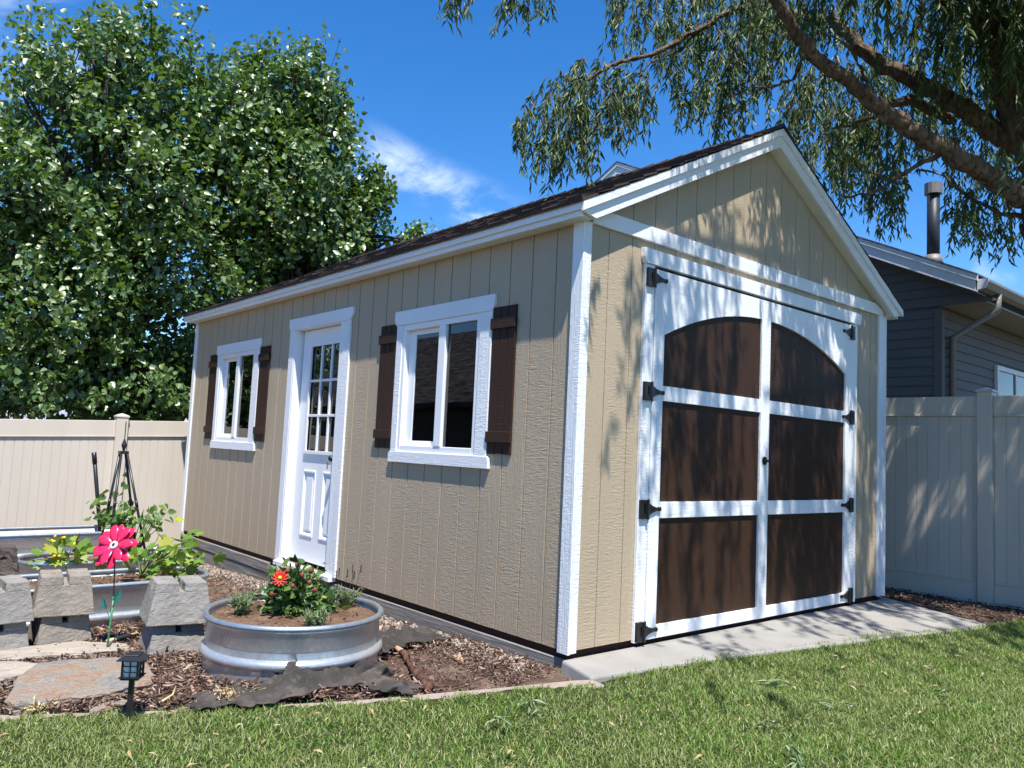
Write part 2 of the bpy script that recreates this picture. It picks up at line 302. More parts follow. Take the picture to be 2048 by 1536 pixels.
def tag(o, label, cat, group=None):
    o['label'] = label; o['category'] = cat
    if group: o['group'] = group
    return o
def thing(name, label, cat, loc=(0, 0, 0), group=None):
    o = bpy.data.objects.new(name, None); COL.objects.link(o); o.location = loc; o.empty_display_size = .1; return tag(o, label, cat, group)
def kind(o, k): o['kind'] = k; return o
def np_mesh(name, V, Fs, mat, parent=None, smooth=False):
    me = bpy.data.meshes.new(name); V = np.asarray(V, np.float32); me.vertices.add(len(V)); me.vertices.foreach_set('co', V.ravel())
    loops = np.concatenate([f.ravel() for f in Fs]).astype(np.int32); tot = np.concatenate([np.full(len(f), f.shape[1], np.int32) for f in Fs])
    st = np.concatenate([[0], np.cumsum(tot)[:-1]]).astype(np.int32)
    me.loops.add(len(loops)); me.loops.foreach_set('vertex_index', loops); me.polygons.add(len(tot)); me.polygons.foreach_set('loop_start', st)
    try: me.polygons.foreach_set('loop_total', tot)
    except Exception: pass
    me.update(calc_edges=True); me.validate(); return finish(me, name, mat, parent, smooth=smooth)
def nrm(a): return a/(np.linalg.norm(a, axis=-1, keepdims=True)+1e-9)
T_HEART = (np.array([(0, 0, 0), (.22, .42, .10), (.62, .34, .06), (1.05, 0, -.10), (.62, -.34, .06), (.22, -.42, .10)]), np.array([(0, 1, 2, 3), (0, 3, 4, 5)]))
T_LANCE = (np.array([(0, 0, 0), (.4, .5, .10), (1, 0, -.12), (.4, -.5, .10)]), np.array([(0, 1, 2), (0, 2, 3)]))
_lob = [(0, 0, 0)]+[(.42+r*math.cos(a), r*math.sin(a), .05+.04*(i % 2)) for i, (a, r) in enumerate([(-2.6, .42), (-2.0, .40), (-1.55, .58), (-1.1, .36), (-.62, .58), (-.3, .40), (0, .62), (.3, .40), (.62, .58), (1.1, .36), (1.55, .58), (2.0, .40), (2.6, .42)])]
T_LOBE = (np.array(_lob), np.array([(0, i, i+1) for i in range(1, len(_lob)-1)]))
def leaves(P, D, N, L, Wf, T):
    n = len(P); D = nrm(D); S = nrm(np.cross(D, N)); N = nrm(np.cross(S, D)); t, f = T; k = len(t)
    L = np.broadcast_to(np.asarray(L, float).reshape(-1, 1, 1), (n, 1, 1))
    V = P[:, None, :]+L*(t[None, :, 0:1]*D[:, None, :]+Wf*t[None, :, 1:2]*S[:, None, :]+t[None, :, 2:3]*N[:, None, :])
    return V.reshape(-1, 3), (f[None]+(np.arange(n)*k)[:, None, None]).reshape(-1, f.shape[1])
def merge(parts):
    V = []; F = {}; o = 0
    for v, f in parts:
        V.append(v); F.setdefault(f.shape[1], []).append(f+o); o += len(v)
    return np.concatenate(V), [np.concatenate(x) for x in F.values()]
def uni(a, b, n): return RNG.uniform(a, b, n)
def dirs(n): return nrm(RNG.normal(size=(n, 3)))
# ------------------------------------------------------------------ ground, bed, apron
def zg(x, y):
    x = np.asarray(x, float); y = np.asarray(y, float); k = np.clip((3.8-x)/2.0, 0, 1)
    return -.105-.035*np.clip(y-.7, 0, 6.5)*k
BX = np.array([-9, -4, -2.51, -2.01, -1.14, -.87, -.62, -.24, -.12, .0, .9, 2.2, 3.45, 3.8, 4.9, 6]); BY = np.array([4.2, 1.55, .72, .46, .09, -.04, -.17, -.345, -.39, -.35, -.40, -.62, -.93, -.98, -1.25, -1.5])
def by(x): return np.interp(x, BX, BY)
def sinfield(x, y, seed, k0, n=6, oct=1.0):
    r = np.random.default_rng(seed); h = 0
    for i in range(n):
        a = r.uniform(0, 2*math.pi); k = k0*r.uniform(.6, 2.2); h = h+np.sin(k*(x*math.cos(a)+y*math.sin(a))+r.uniform(0, 6.3))/n
    return h
def grid_mesh(name, xs, ys, zf, mat, keep=None, smooth=True):
    X, Y = np.meshgrid(xs, ys); Z = zf(X, Y); V = np.stack([X, Y, Z], -1).reshape(-1, 3); nx = len(xs); ny = len(ys)
    i = (np.arange(ny-1)[:, None]*nx+np.arange(nx-1)[None]).ravel(); F = np.stack([i, i+1, i+nx+1, i+nx], 1)
    if keep is not None:
        c = V[F].mean(1); F = F[keep(c[:, 0], c[:, 1])]
        used = np.unique(F); mp = np.full(len(V), -1); mp[used] = np.arange(len(used)); V = V[used]; F = mp[F]
    return np_mesh(name, V, [F], mat, smooth=smooth)
gx = np.concatenate([[-3000, -900, -250, -80, -30, -15], np.linspace(-9, 9, 73), [15, 30, 80, 250, 900, 3000]])
kind(grid_mesh('ground', gx, gx, lambda x, y: zg(x, y)-.02, 'ground'), 'structure')
def zl(x, y): return zg(x, y)+.004+.012*sinfield(x, y, 3, 6)+.058*np.exp(-np.abs(by(x)-y)/.25)*np.clip((x+1.2)/.9, 0, 1)
kind(grid_mesh('lawn', np.linspace(-8, 6, 240), np.linspace(-9, 4, 240), lambda x, y: zl(x, y), 'lawn_soil', lambda x, y: (y < by(x)+.06) & (x < 4.85)), 'structure')
kind(grid_mesh('mulch_bed', np.linspace(-6, .05, 220), np.linspace(-.3, 6.85, 260), lambda x, y: zg(x, y)-.012+.045*np.exp(-np.hypot(x+.1, y+.2)/.3)+.022*sinfield(x, y, 5, 13)+.012*sinfield(x, y, 6, 40), 'mulch', lambda x, y: (y > by(x)+.07)), 'structure')
kind(grid_mesh('leaf_bed', np.linspace(3.4, 4.9, 60), np.linspace(-1.3, 6, 120), lambda x, y: zg(x, y)+.004+.012*sinfield(x, y, 8, 22), 'mulch', lambda x, y: (y > by(x)+.05)), 'structure')
def apron():
    m = MB(); z = -.022
    top = [(-.045, -.002), (-.13, -.30), (.9, -.42), (2.2, -.66), (3.42, -.93), (3.55, -.88), (3.86, .0), (3.86, .35), (3.80, .35), (3.80, -.002)]
    zz = [z, z-.006, z-.010, z-.014, z-.02, z-.02, z, z, z, z]
    bot = [(x-(.03 if i < 2 else 0), y-(.0 if i in (0, 9, 8, 7) else .012)) for i, (x, y) in enumerate(top)]
    n = len(top); m.add([(x, y, q) for (x, y), q in zip(top, zz)]+[(x, y, -.2) for x, y in bot], [tuple(range(n))]+[(i, (i+1) % n, n+(i+1) % n, n+i) for i in range(n)])
    kind(m.obj('concrete_apron', 'apron', bevel=.012), 'structure')
apron()
def kerb():
    m = MB(); xs = np.linspace(-7, -.12, 60); pr = []
    for x in xs:
        y = float(by(x)); s = float(by(x+.01)-by(x-.01))/.02; n = np.array([-s, 1])/math.hypot(s, 1); pr.append((np.array([x, y])-.0*n, n))
    prof = [(.0, -.25), (.0, -.010), (.012, .0), (.098, .002), (.11, -.010), (.11, -.25)]; kt = np.interp(xs, [-1.2, -.25], [-.106, -.046])
    vs = [(p[0]+n[0]*o, p[1]+n[1]*o, z+kt[i]) for i, (p, n) in enumerate(pr) for o, z in prof]; k = len(prof)
    m.add(vs, [(i*k+j, i*k+j+1, (i+1)*k+j+1, (i+1)*k+j) for i in range(len(pr)-1) for j in range(k-1)]); kind(m.obj('kerb', 'kerb', smooth=False), 'structure')
kerb()
# hills far behind the trees
def hills():
    a = np.linspace(-2.0, 2.4, 160); rows = []
    for k, (d, h) in enumerate([(900, 0), (1500, 35), (2100, 95), (2600, 150)]):
        hh = h*(1+.35*sinfield(a, a*0, 20+k, 5)+.2*sinfield(a, a*0, 40+k, 22)); rows.append(np.stack([np.sin(a)*d, np.cos(a)*d, hh-2], 1))
    V = np.concatenate(rows); n = len(a); i = (np.arange(3)[:, None]*n+np.arange(n-1)[None]).ravel()
    kind(np_mesh('hills', V, [np.stack([i, i+1, i+n+1, i+n], 1)], 'hill', smooth=True), 'structure')
hills()
# ------------------------------------------------------------------ the shed
LEN, WID, WH = 6.26, 3.78, 2.40; RX = WID/2; SL = .5145; ZR = 3.372                      # ZR: gable top under the rake soffit
shed = thing('garden_shed', 'tan garden shed with white trim, brown shutters and double brown barn doors', 'shed', (0, 0, 0))
def roofz(x): return ZR-SL*abs(x-RX)
def cut(rects, holes):                                               # subtract holes from (a0, a1, z0, z1) rectangles
    out = rects
    for (h0, h1, k0, k1) in holes:
        nx = []
        for (a, b, c, d) in out:
            if h1 <= a or h0 >= b or k1 <= c or k0 >= d: nx.append((a, b, c, d)); continue
            if c < k0: nx.append((a, b, c, k0))
            if d > k1: nx.append((a, b, k1, d))
            c2, d2 = max(c, k0), min(d, k1)
            if a < h0: nx.append((a, h0, c2, d2))
            if b > h1: nx.append((h1, b, c2, d2))
        out = nx
    return out
SIDE_HOLES = [(.80, 1.86, 1.00, 2.03), (4.414, 5.474, 1.00, 2.03), (2.66, 3.66, -.1, 2.13)]
def side_wall(x0, sgn, holes, name):
    m = MB(); g = .0050; ed = [0.0, .012]+[.217-.0015+.2075*i for i in range(30)]; ed = [e for e in ed if e < LEN-.05]+[LEN]
    for a, b in zip(ed[:-1], ed[1:]):
        if b-a < .02: continue
        ga = g+(.003 if int(round((a-.217)/.2075)) % 6 == 5 else 0)
        for (p, q, c, d) in cut([(a+ga, b-g, .012, WH+.06)], holes): m.box(min(x0, x0-sgn*.012), max(x0, x0-sgn*.012), p, q, c, d)
    for (p, q, c, d) in cut([(.03, LEN-.03, .012, WH+.06)], holes): m.box(x0-sgn*.03 if sgn > 0 else x0+.006, x0-.006 if sgn > 0 else x0+.03, p, q, c, d)
    return m.obj(name, 'siding', shed)
side_wall(0.0, -1, SIDE_HOLES, 'side_wall'); side_wall(WID, 1, [], 'side_wall')
def end_wall(y0, sgn, holes, name):
    m = MB(); g = .003; ed = [0.012]+[.2115+.2075*i for i in range(20) if .2115+.2075*i < WID-.03]+[WID-.012]
    for a, b in zip(ed[:-1], ed[1:]):
        a += g; b -= g; ya, yb = (y0, y0-sgn*.012)
        for (p, q, c, d) in cut([(a, b, .015, 2.30)], holes): m.box(p, q, min(ya, yb), max(ya, yb), c, d)
        xs = [a] + ([RX] if a < RX < b else [])+[b]
        poly = [(a, 2.30), (b, 2.30)]+[(x, roofz(x)+.03) for x in reversed(xs)]
        m.prism(poly, 1, min(ya, yb), max(ya, yb))
    for (p, q, c, d) in cut([(.03, WID-.03, .015, 2.30)], holes): m.box(p, q, min(y0-sgn*.006, y0-sgn*.03), max(y0-sgn*.006, y0-sgn*.03), c, d)
    m.prism([(.03, 2.30), (WID-.03, 2.30), (WID-.03, roofz(WID-.03)), (RX, ZR+.02), (.03, roofz(.03))], 1, min(y0-sgn*.006, y0-sgn*.03), max(y0-sgn*.006, y0-sgn*.03))
    return m.obj(name, 'siding', shed)
end_wall(0.0, -1, [(.56, 3.20, -.1, 2.26)], 'front_wall'); end_wall(LEN, 1, [], 'back_wall')
MB().box(.03, WID-.03, .04, LEN-.03, -.02, .02).obj('floor', 'inside', shed)
MB().box(.12, WID-.05, 3.9, 3.93, .02, 2.4).obj('inner_partition', 'inside', shed)
# corner boards
for (xa, xb, ya, yb) in [(-.020, .0, -.020, .066), (-.020, .0, LEN-.055, LEN+.02), (WID, WID+.02, -.02, .09), (WID, WID+.02, LEN-.09, LEN+.02)]:
    m = MB().box(xa, xb, ya, yb, 0, WH+.01)
    if xa < 0: m.box(.0005, .047, -.020 if ya < 1 else LEN, 0 if ya < 1 else LEN+.02, .004, WH+.01)
    else: m.box(WID-.120, WID-.0005, -.020 if ya < 1 else LEN, 0 if ya < 1 else LEN+.02, .004, WH+.01)
    m.obj('corner_board', 'white_wood_v', shed, bevel=.003)
MB().prism([(.048, 2.405), (WID-.05, 2.405), (WID-.05, 2.452), (WID-.21, 2.500), (.21, 2.500), (.048, 2.452)], 1, -.024, 0).obj('frieze_board', 'white_wood_x', shed, bevel=.003)
# foundation timbers, dark joist gap above them
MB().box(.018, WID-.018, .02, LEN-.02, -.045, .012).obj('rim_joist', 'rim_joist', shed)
fo = MB().box(-.012, .13, 3.86, LEN-.01, -.125, -.032).obj('foundation_timber', 'lumber', shed, bevel=.005)
MB().box(-.002, .13, .0, 2.66, -.26, -.034).box(-.006, .13, 3.70, LEN-.02, -.55, -.131).box(.06, .14, 2.66, 3.86, -.4, -.04).obj('foundation_timber', 'lumber', shed, bevel=.005)
MB().box(WID-.13, WID, .01, LEN-.01, -.4, -.04).box(.13, WID-.13, LEN-.14, LEN-.02, -.5, -.04).obj('foundation_timber', 'lumber', shed)
# roof: deck with soffit, rake and eave boards, shingles, ridge cap
OV = .10; EX = -.105
rdeck = MB()
rdeck.prism([(EX+.02, WH+.055), (.0, WH+.055), (.0, roofz(0)+.02), (RX, ZR+.02), (WID, roofz(WID)+.02), (WID, WH+.055), (WID-EX-.02, WH+.055), (WID-EX-.02, roofz(WID-EX)+.11), (RX, ZR+.125), (EX+.02, roofz(EX)+.11)], 1, .004, LEN-.004)
roof = rdeck.obj('roof', 'soffit', shed)
MB().prism([(0, roofz(0)+.03), (RX, ZR), (WID, roofz(WID)+.03), (WID, roofz(WID)+.06), (RX, ZR+.03), (0, roofz(0)+.06)], 1, -.078, .003).obj('rake_soffit', 'soffit', roof)
for xa in (-.086, WID): MB().box(xa, xa+.086, -.07, LEN+.07, WH+.005, WH+.03).obj('eave_soffit', 'soffit', roof)
for s in (0, 1):                                                     # eave boards, two steps each
    X = (lambda v: v) if s == 0 else (lambda v: WID-v)
    m = MB(); a, b = sorted((X(-.106), X(-.086))); m.box(a, b, -.078, LEN+.085, WH+.0, WH+.072)
    a, b = sorted((X(-.124), X(-.1075))); m.box(a, b, -.100, LEN+.11, WH+.032, WH+.080); m.obj('eave_board', 'white_wood_y', roof, bevel=.002)
for y0, sg in ((0, -1), (LEN, 1)):
    for s in (0, 1):
        X = (lambda v: v) if s == 0 else (lambda v: WID-v)
        m = MB(); ya, yb = sorted((y0+sg*.0785, y0+sg*.098))
        T = lambda x: roofz(x)+.132
        m.prism([(X(p), q) for p, q in [(-.112, T(-.112)), (-.112, WH+.026), (-.005, WH+.003), (RX-.0004, ZR-.001), (RX-.0004, T(RX))]], 1, ya, yb); ya2, yb2 = sorted((y0+sg*.0985, y0+sg*.116))
        m.prism([(X(p), q) for p, q in [(-.128, T(-.112)+.004), (-.128, T(-.112)-.056), (RX-.0004, T(RX)-.050), (RX-.0004, T(RX)+.006)]], 1, ya2, yb2)
        m.obj('rake_board', 'white_wood_x', roof, bevel=.002)
sh = MB(); ca = math.cos(math.atan(SL)); sa = math.sin(math.atan(SL)); EXP = .142
nlen = math.hypot(RX+.135, SL*(RX+.135))
for s in (0, 1):
    k = 0; d = 0.0
    while d < nlen-.02:
        y = -.118-random.uniform(0, .2)
        while y < LEN+.118:
            wdt = random.uniform(.09, .30); y0_, y1_ = max(y, -.118), min(y+wdt, LEN+.118); y += wdt
            if y1_-y0_ < .01: continue
            d1 = min(d+EXP*2, nlen); lift = random.choice([.006, .006, .013]); low = d-random.uniform(0, .006)
            def pt(dd, h): x = -.135+dd*ca-h*sa; z = roofz(-.135)+.138+dd*sa+h*ca; return (x if s == 0 else WID-x, z)
            (xa, za), (xb, zb) = pt(low, .012+lift), pt(d1, .004); (xc, zc), (xd, zd) = pt(low, .002), pt(d1, -.004)
            sh.hexa([(xc, y0_, zc), (xd, y0_, zd), (xd, y1_-.004, zd), (xc, y1_-.004, zc)], [(xa, y0_, za), (xb, y0_, zb), (xb, y1_-.004, zb), (xa, y1_-.004, za)])
        d += EXP
sh.obj('shingles', 'shingle', roof)
rc = MB(); y = -.12
while y < LEN+.1:
    z = roofz(RX)+.150; y1 = min(y+.30, LEN+.125); rc.hexa([(RX-.13, y, z-.075), (RX, y, z+.0), (RX, y1, z-.008), (RX-.13, y1, z-.078)], [(RX-.135, y, z-.055), (RX, y, z+.026), (RX, y1, z+.008), (RX-.13, y1, z-.065)])
    rc.hexa([(RX, y, z), (RX+.13, y, z-.075), (RX+.13, y1, z-.078), (RX, y1, z-.008)], [(RX, y, z+.026), (RX+.135, y, z-.055), (RX+.13, y1, z-.065), (RX, y1, z+.008)]); y += .15
rc.obj('ridge_cap', 'shingle', roof)
# windows on the long side
def window(dy):
    w = MB()
    w.box(-.012, .05, .893+dy, .932+dy, 1.046, 1.972).box(-.012, .05, 1.776+dy, 1.813+dy, 1.046, 1.972).box(-.0118, .05, .9325+dy, 1.7755+dy, 1.046, 1.092).box(-.0118, .05, .9325+dy, 1.7755+dy, 1.93, 1.972)
    w.box(-.016, .05, 1.272+dy, 1.352+dy, 1.0925, 1.9295)
    wo = w.obj('window', 'vinyl_white', shed, bevel=.004)
    q = MB(); a, b, c, d = 1.3525+dy, 1.7755+dy, 1.0925, 1.9295                                     # inner sliding sash, set back
    q.box(.028, .046, a, a+.03, c, d).box(.028, .046, b-.085, b, c, d).box(.0285, .0455, a+.0305, b-.0855, c, c+.035).box(.0285, .0455, a+.0305, b-.0855, d-.035, d); q.obj('sash', 'vinyl_white', wo, bevel=.003)
    MB().box(.008, .012, .9325+dy, 1.2715+dy, 1.0925, 1.9295).obj('pane', 'glass', wo)
    MB().box(.034, .038, a+.031, b-.086, c+.036, d-.036).obj('pane', 'screen', wo)
    MB().box(.010, .025, 1.3535+dy, 1.366+dy, 1.45, 1.53).obj('latch', 'vinyl_white', wo, bevel=.003)
    MB().prism([(.749+dy, 2.079), (1.9206+dy, 2.079), (1.9206+dy, 2.01), (1.900+dy, 1.9725), (.770+dy, 1.9725), (.749+dy, 2.01)], 0, -.023, -.0005).obj('head_trim', 'white_wood_y', wo, bevel=.003)
    for (p, q2) in ((.772, .8925), (1.8135, 1.889)): MB().box(-.019, -.0005, p+dy, q2+dy, 1.0465, 1.972).obj('side_trim', 'white_wood_v', wo, bevel=.003)
    MB().prism([(.742+dy, .967), (1.909+dy, .967), (1.909+dy, 1.03), (1.893+dy, 1.046), (.758+dy, 1.046), (.742+dy, 1.03)], 0, -.024, -.0005).obj('sill', 'white_wood_y', wo, bevel=.003)
    for (p, q2) in ((.541, .768), (1.900, 2.122)):
        t = MB(); wd = (q2-p)/3
        for i in range(3): t.box(-.015, -.0005, p+dy+wd*i+.0025, p+dy+wd*(i+1)-.0025, 1.063+.003*(i % 2), 1.99)
        t.box(-.009, -.0006, p+dy+.01, q2+dy-.01, 1.07, 1.985)
        so_ = t.obj('shutter', 'brown_sh', shed, bevel=.002)
        for z0, z1 in ((1.135, 1.203), (1.848, 1.917)): MB().box(-.029, -.0155, p+dy-.006, q2+dy+.006, z0, z1).obj('batten', 'brown_sh', so_, bevel=.003)
window(0.0); window(3.614)
# entry door
dj = MB().box(-.016, .10, 2.70, 2.765, .02, 2.09).box(-.016, .10, 3.60, 3.622, .02, 2.09).box(-.0155, .10, 2.7655, 3.5995, 2.088, 2.12)
door = MB()
SX = .058
D_H = [(2.835, 3.385, 1.008, 1.928), (3.19, 3.395, .28, .82), (2.845, 3.035, .28, .82)]
for (p, q, c, d) in cut([(2.768, 3.573, .055, 2.083)], D_H): door.box(SX, SX+.04, p, q, c, d)
door = door.obj('entry_door', 'vinyl_white', shed)
dj.obj('door_frame', 'vinyl_white', door, bevel=.002)
MB().prism([(2.565, 2.196), (3.739, 2.196), (3.739, 2.14), (3.72, 2.091), (2.60, 2.091), (2.565, 2.14)], 0, -.024, -.0005).obj('head_trim', 'white_wood_y', door, bevel=.003)
for p, q in ((2.60, 2.6995), (3.6225, 3.72)): MB().box(-.019, -.0005, p, q, .016, 2.0905).obj('side_trim', 'white_wood_v', door, bevel=.003)
MB().box(-.05, .10, 2.64, 3.68, -.02, .0195).obj('threshold', 'white_wood_y', door, bevel=.003)
MB().box(SX+.01, .12, 2.7655, 3.5995, .0198, .052).obj('door_sweep', 'gap', door)
for (p, q, c, d) in D_H[1:]:                                         # raised panels with sloped borders
    m = MB(); o = [(p, c), (q, c), (q, d), (p, d)]; e = .022; i1 = [(p+e, c+e), (q-e, c+e), (q-e, d-e), (p+e, d-e)]; e2 = .045; i2 = [(p+e2, c+e2), (q-e2, c+e2), (q-e2, d-e2), (p+e2, d-e2)]
    vs = [(SX-.006, a, b) for a, b in o]+[(SX+.016, a, b) for a, b in i1]+[(SX+.001, a, b) for a, b in i2]
    m.add(vs, [(i, (i+1) % 4, 4+(i+1) % 4, 4+i) for i in range(4)]+[(4+i, 4+(i+1) % 4, 8+(i+1) % 4, 8+i) for i in range(4)]+[(8, 9, 10, 11)]); m.obj('raised_panel', 'vinyl_white', door)
    m = MB(); t = .012; m.box(SX-.007, SX+.002, p-t, q+t, d, d+t).box(SX-.007, SX+.002, p-t, q+t, c-t, c).box(SX-.0068, SX+.002, p-t, p, c, d).box(SX-.0068, SX+.002, q, q+t, c, d); m.obj('panel_moulding', 'vinyl_white', door)
p, q, c, d = D_H[0]; m = MB(); t = .03
m.box(SX-.016, SX+.03, p-t, q+t, d, d+t).box(SX-.016, SX+.03, p-t, q+t, c-t, c).box(SX-.0157, SX+.03, p-t, p, c, d).box(SX-.0157, SX+.03, q, q+t, c, d)
for i in (1, 2): yy = p+(q-p)*i/3; m.box(SX-.008, SX+.02, yy-.011, yy+.011, c, d)
for i in (1, 2): zz = c+(d-c)*i/3; m.box(SX-.0083, SX+.0197, p, q, zz-.011, zz+.011)
m.obj('window_grid', 'vinyl_white', door, bevel=.002)
MB().box(SX+.008, SX+.012, p, q, c, d).obj('pane', 'glass', door)
def lock():
    c = np.array([SX, 2.815, .955]); m = MB(); m.tube([c+(0, 0, 0), c+(-.012, 0, 0)], .030, 14).tube([c+(-.012, 0, 0), c+(-.045, 0, 0)], .011, 10).ball(c+(-.058, 0, 0), .026, 12, 8); m.obj('door_knob', 'black_metal', door, smooth=True)
    k = thing('key_bunch', 'small bunch of keys hanging from the knob of the white entry door', 'keys', tuple(c+(-.085, 0, -.02)))
    a = c+(-.086, .004, -.012); m = MB(); pts = [a+(0, .014*math.cos(t), .014*math.sin(t)-.014) for t in np.linspace(0, 2*math.pi, 14)]; m.tube(pts, .0018, 5); m.obj('ring', 'steel', k)
    for dy, dz in ((.004, -.028), (-.008, -.026)):
        b = a+(0, dy, dz); m = MB(); m.tube([b+(-.002, 0, 0), b+(.001, 0, 0)], .013, 10); m.box(b[0]-.002, b[0]+.001, b[1]-.004, b[1]+.004, b[2]-.05, b[2]-.008); m.obj('key', 'steel', k)
lock()
# barn doors
YC, YF, YP = -.024, -.030, -.014
cs = MB().box(.521, .609, YC, -.0005, .0, 2.2625).obj('barn_door_casing', 'white_wood_v', shed, bevel=.003); MB().box(3.152, 3.247, YC, -.0005, .0, 2.2625).obj('barn_door_casing', 'white_wood_v', shed, bevel=.003)
MB().prism([(.4964, 2.357), (3.2966, 2.357), (3.2966, 2.30), (3.275, 2.263), (.518, 2.263), (.4964, 2.30)], 1, -.036, -.0005).obj('barn_door_header', 'white_wood_x', shed, bevel=.003)
MB().box(.6095, 3.1515, -.004, .03, .0, 2.2624).obj('barn_door_gap', 'gap', shed)
AC = 1.86; z_e, z_c = 1.845, 2.103; hw = AC-.711; RA = (hw*hw+(z_c-z_e)**2)/(2*(z_c-z_e))
def arch(x): return z_c-RA+math.sqrt(RA*RA-(x-AC)**2)
def hinge(x, z, s, parent):
    m = MB(); y = -.047
    m.box(*sorted((x-s*.058, x-s*.030)), y+.004, YC+.0004, z-.056, z+.056).box(*sorted((x-s*.014, x+s*.0)), y+.004, YC+.0002, z-.056, z+.056).box(*sorted((x-s*.030, x-s*.014)), y+.0045, YC, z+.030, z+.0555).box(*sorted((x-s*.030, x-s*.014)), y+.0045, YC, z-.0555, z-.030)
    m.tube([(x+s*.004, y, z-.060), (x+s*.004, y, z+.060)], .0075, 8)
    m.prism([(x+s*a, z+b) for a, b in [(.006, .036), (.022, .034), (.05, .020), (.085, .011), (.106, .009), (.115, .013), (.127, .012), (.133, 0), (.127, -.012), (.115, -.013), (.106, -.009), (.085, -.011), (.05, -.020), (.022, -.034), (.006, -.036)]], 1, y+.004, YF-.0004)
    for a, b in ((.02, .018), (.02, -.018), (.06, 0), (.12, 0), ): m.tube([(x+s*a, y+.005, z+b), (x+s*a, y-.001, z+b)], .005, 8)
    m.obj('hinge', 'black_metal', parent)
for (a, b, pa, pb, hx, s) in ((.614, 1.8185, .711, 1.806, .584, 1), (1.8215, 3.146, 1.916, 3.041, 3.116, -1)):
    m = MB(); m.box(a, b, YP+.0005, .0, .01, 2.243)
    bd = m.obj('barn_door', 'brown', shed)
    for x0, x1 in ((a, pa), (pb, b)): MB().box(x0, x1, YF, YP, .01, 2.243).obj('stile', 'white_wood_v', bd, bevel=.0015)
    for z0, z1 in ((.0105, .088), (.722, .82), (1.437, 1.53)): MB().box(pa+.0005, pb-.0005, YF+.0004, YP, z0, z1).obj('rail', 'white_wood_x', bd, bevel=.0015)
    tp = MB(); xs = np.linspace(pa+.0005, pb-.0005, 26)
    for x0, x1 in zip(xs[:-1], xs[1:]): tp.add([(x0, YF+.0004, arch(x0)), (x1, YF+.0004, arch(x1)), (x1, YF+.0004, 2.242), (x0, YF+.0004, 2.242), (x0, YP, arch(x0)), (x1, YP, arch(x1)), (x1, YP, 2.242), (x0, YP, 2.242)], [(0, 1, 2, 3), (0, 4, 5, 1), (3, 2, 6, 7)])
    tp.obj('arched_rail', 'white_wood_x', bd, recalc=False)
    for z in (2.180, 1.484, .778, .064): hinge(hx, z, s, bd)
    if s == -1:
        h = MB(); h.tube([(1.862, YF, 1.10), (1.862, YF-.006, 1.10)], .030, 16).tube([(1.862, YF-.006, 1.10), (1.862, YF-.05, 1.10)], .010, 10).tube([(1.862, YF-.05, 1.070), (1.862, YF-.05, 1.130)], [.011, .011], 10); h.obj('door_handle', 'black_metal', bd, smooth=False)
MB().box(1.807, 1.9155, YF-.0005, YF+.0006, .01, 2.2425).obj('astragal', 'white_wood_v', shed, bevel=.0004)
# ------------------------------------------------------------------ fences
def fence_run(parent, P0, P1, zt0, zt1, zb, bw, posts, nrmv, rail_h=.175, bot_rail=True):
    P0 = np.array(P0, float); P1 = np.array(P1, float); Ln = np.linalg.norm(P1-P0); d = (P1-P0)/Ln; n = np.array(nrmv, float)
    zt = lambda s: zt0+(zt1-zt0)*s/Ln
    def slab(m, s0, s1, a, b, o0, o1):                               # a, b: heights measured down from the top edge (None: ground)
        def P(s, o, h): q = P0+d*s+n*o; return (q[0], q[1], zt(s)-h if h is not None else zb)
        m.hexa([P(s0, o0, b), P(s1, o0, b), P(s1, o1, b), P(s0, o1, b)], [P(s0, o0, a), P(s1, o0, a), P(s1, o1, a), P(s0, o1, a)])
    ps = [-.1]+list(posts)+[Ln+.1]; hb = .064
    for s0, s1 in zip(ps[:-1], ps[1:]):
        a, b = max(s0+hb if s0 > 0 else 0, 0), min(s1-hb if s1 < Ln else Ln, Ln)
        if b-a < .1: continue
        hgt = (zt0+zt1)/2-zb
        m = MB(); slab(m, a, b, 0, rail_h, -.022, .022); slab(m, a, b, rail_h+.0005, rail_h+.018, -.030, .030); m.obj('top_rail', 'fence', parent, bevel=.004)
        m = MB(); slab(m, a, b, hgt-.19, hgt-.0, -.022, .022); slab(m, a, b, hgt-.208, hgt-.1905, -.030, .030); m.obj('bottom_rail', 'fence', parent, bevel=.004)
        m = MB(); s = a
        while s < b-.005:
            e = min(s+bw, b); slab(m, s+.003, e-.003, rail_h+.0185, hgt-.2085, -.011, .011); s = e
        slab(m, a, b, rail_h+.019, hgt-.209, -.006, .006); m.obj('board_panel', 'fence', parent)
    for s in posts:
        m = MB(); slab(m, s-hb, s+hb, -.035, (zt0+zt1)/2-zb+.15, -hb, hb); p = m.obj('post', 'fence', parent, bevel=.006)
        q = P0+d*s; z = zt(s)+.0355; m = MB(); c = [(-1, -1), (1, -1), (1, 1), (-1, 1)]
        def R4(r, zz): return [tuple(q+d*a*r+n*b*r)+(zz,) for a, b in c]
        m.hexa(R4(.071, z), R4(.071, z+.022)); m.hexa(R4(.070, z+.0222), R4(.012, z+.048)); m.obj('cap', 'fence', p, bevel=.003)
lf = thing('vinyl_fence', 'long tan vinyl privacy fence behind the galvanised troughs, in full sun', 'fence', (-1, 6.95, -.35))
fence_run(lf, (-6.0, 7.0), (6.2, 7.0), .985, 1.53, -.62, .0915, [2.95, 5.45, 7.95, 10.4], (0, -1))
fence_run(lf, (-6.05, 6.93), (-6.05, -4.0), .985, 1.2, -.7, .0915, [.06, 2.5, 4.95, 7.4, 9.8], (1, 0))
rf = thing('vinyl_fence', 'tan vinyl privacy fence in tree shade right of the shed', 'fence', (4.95, 0, -.1))
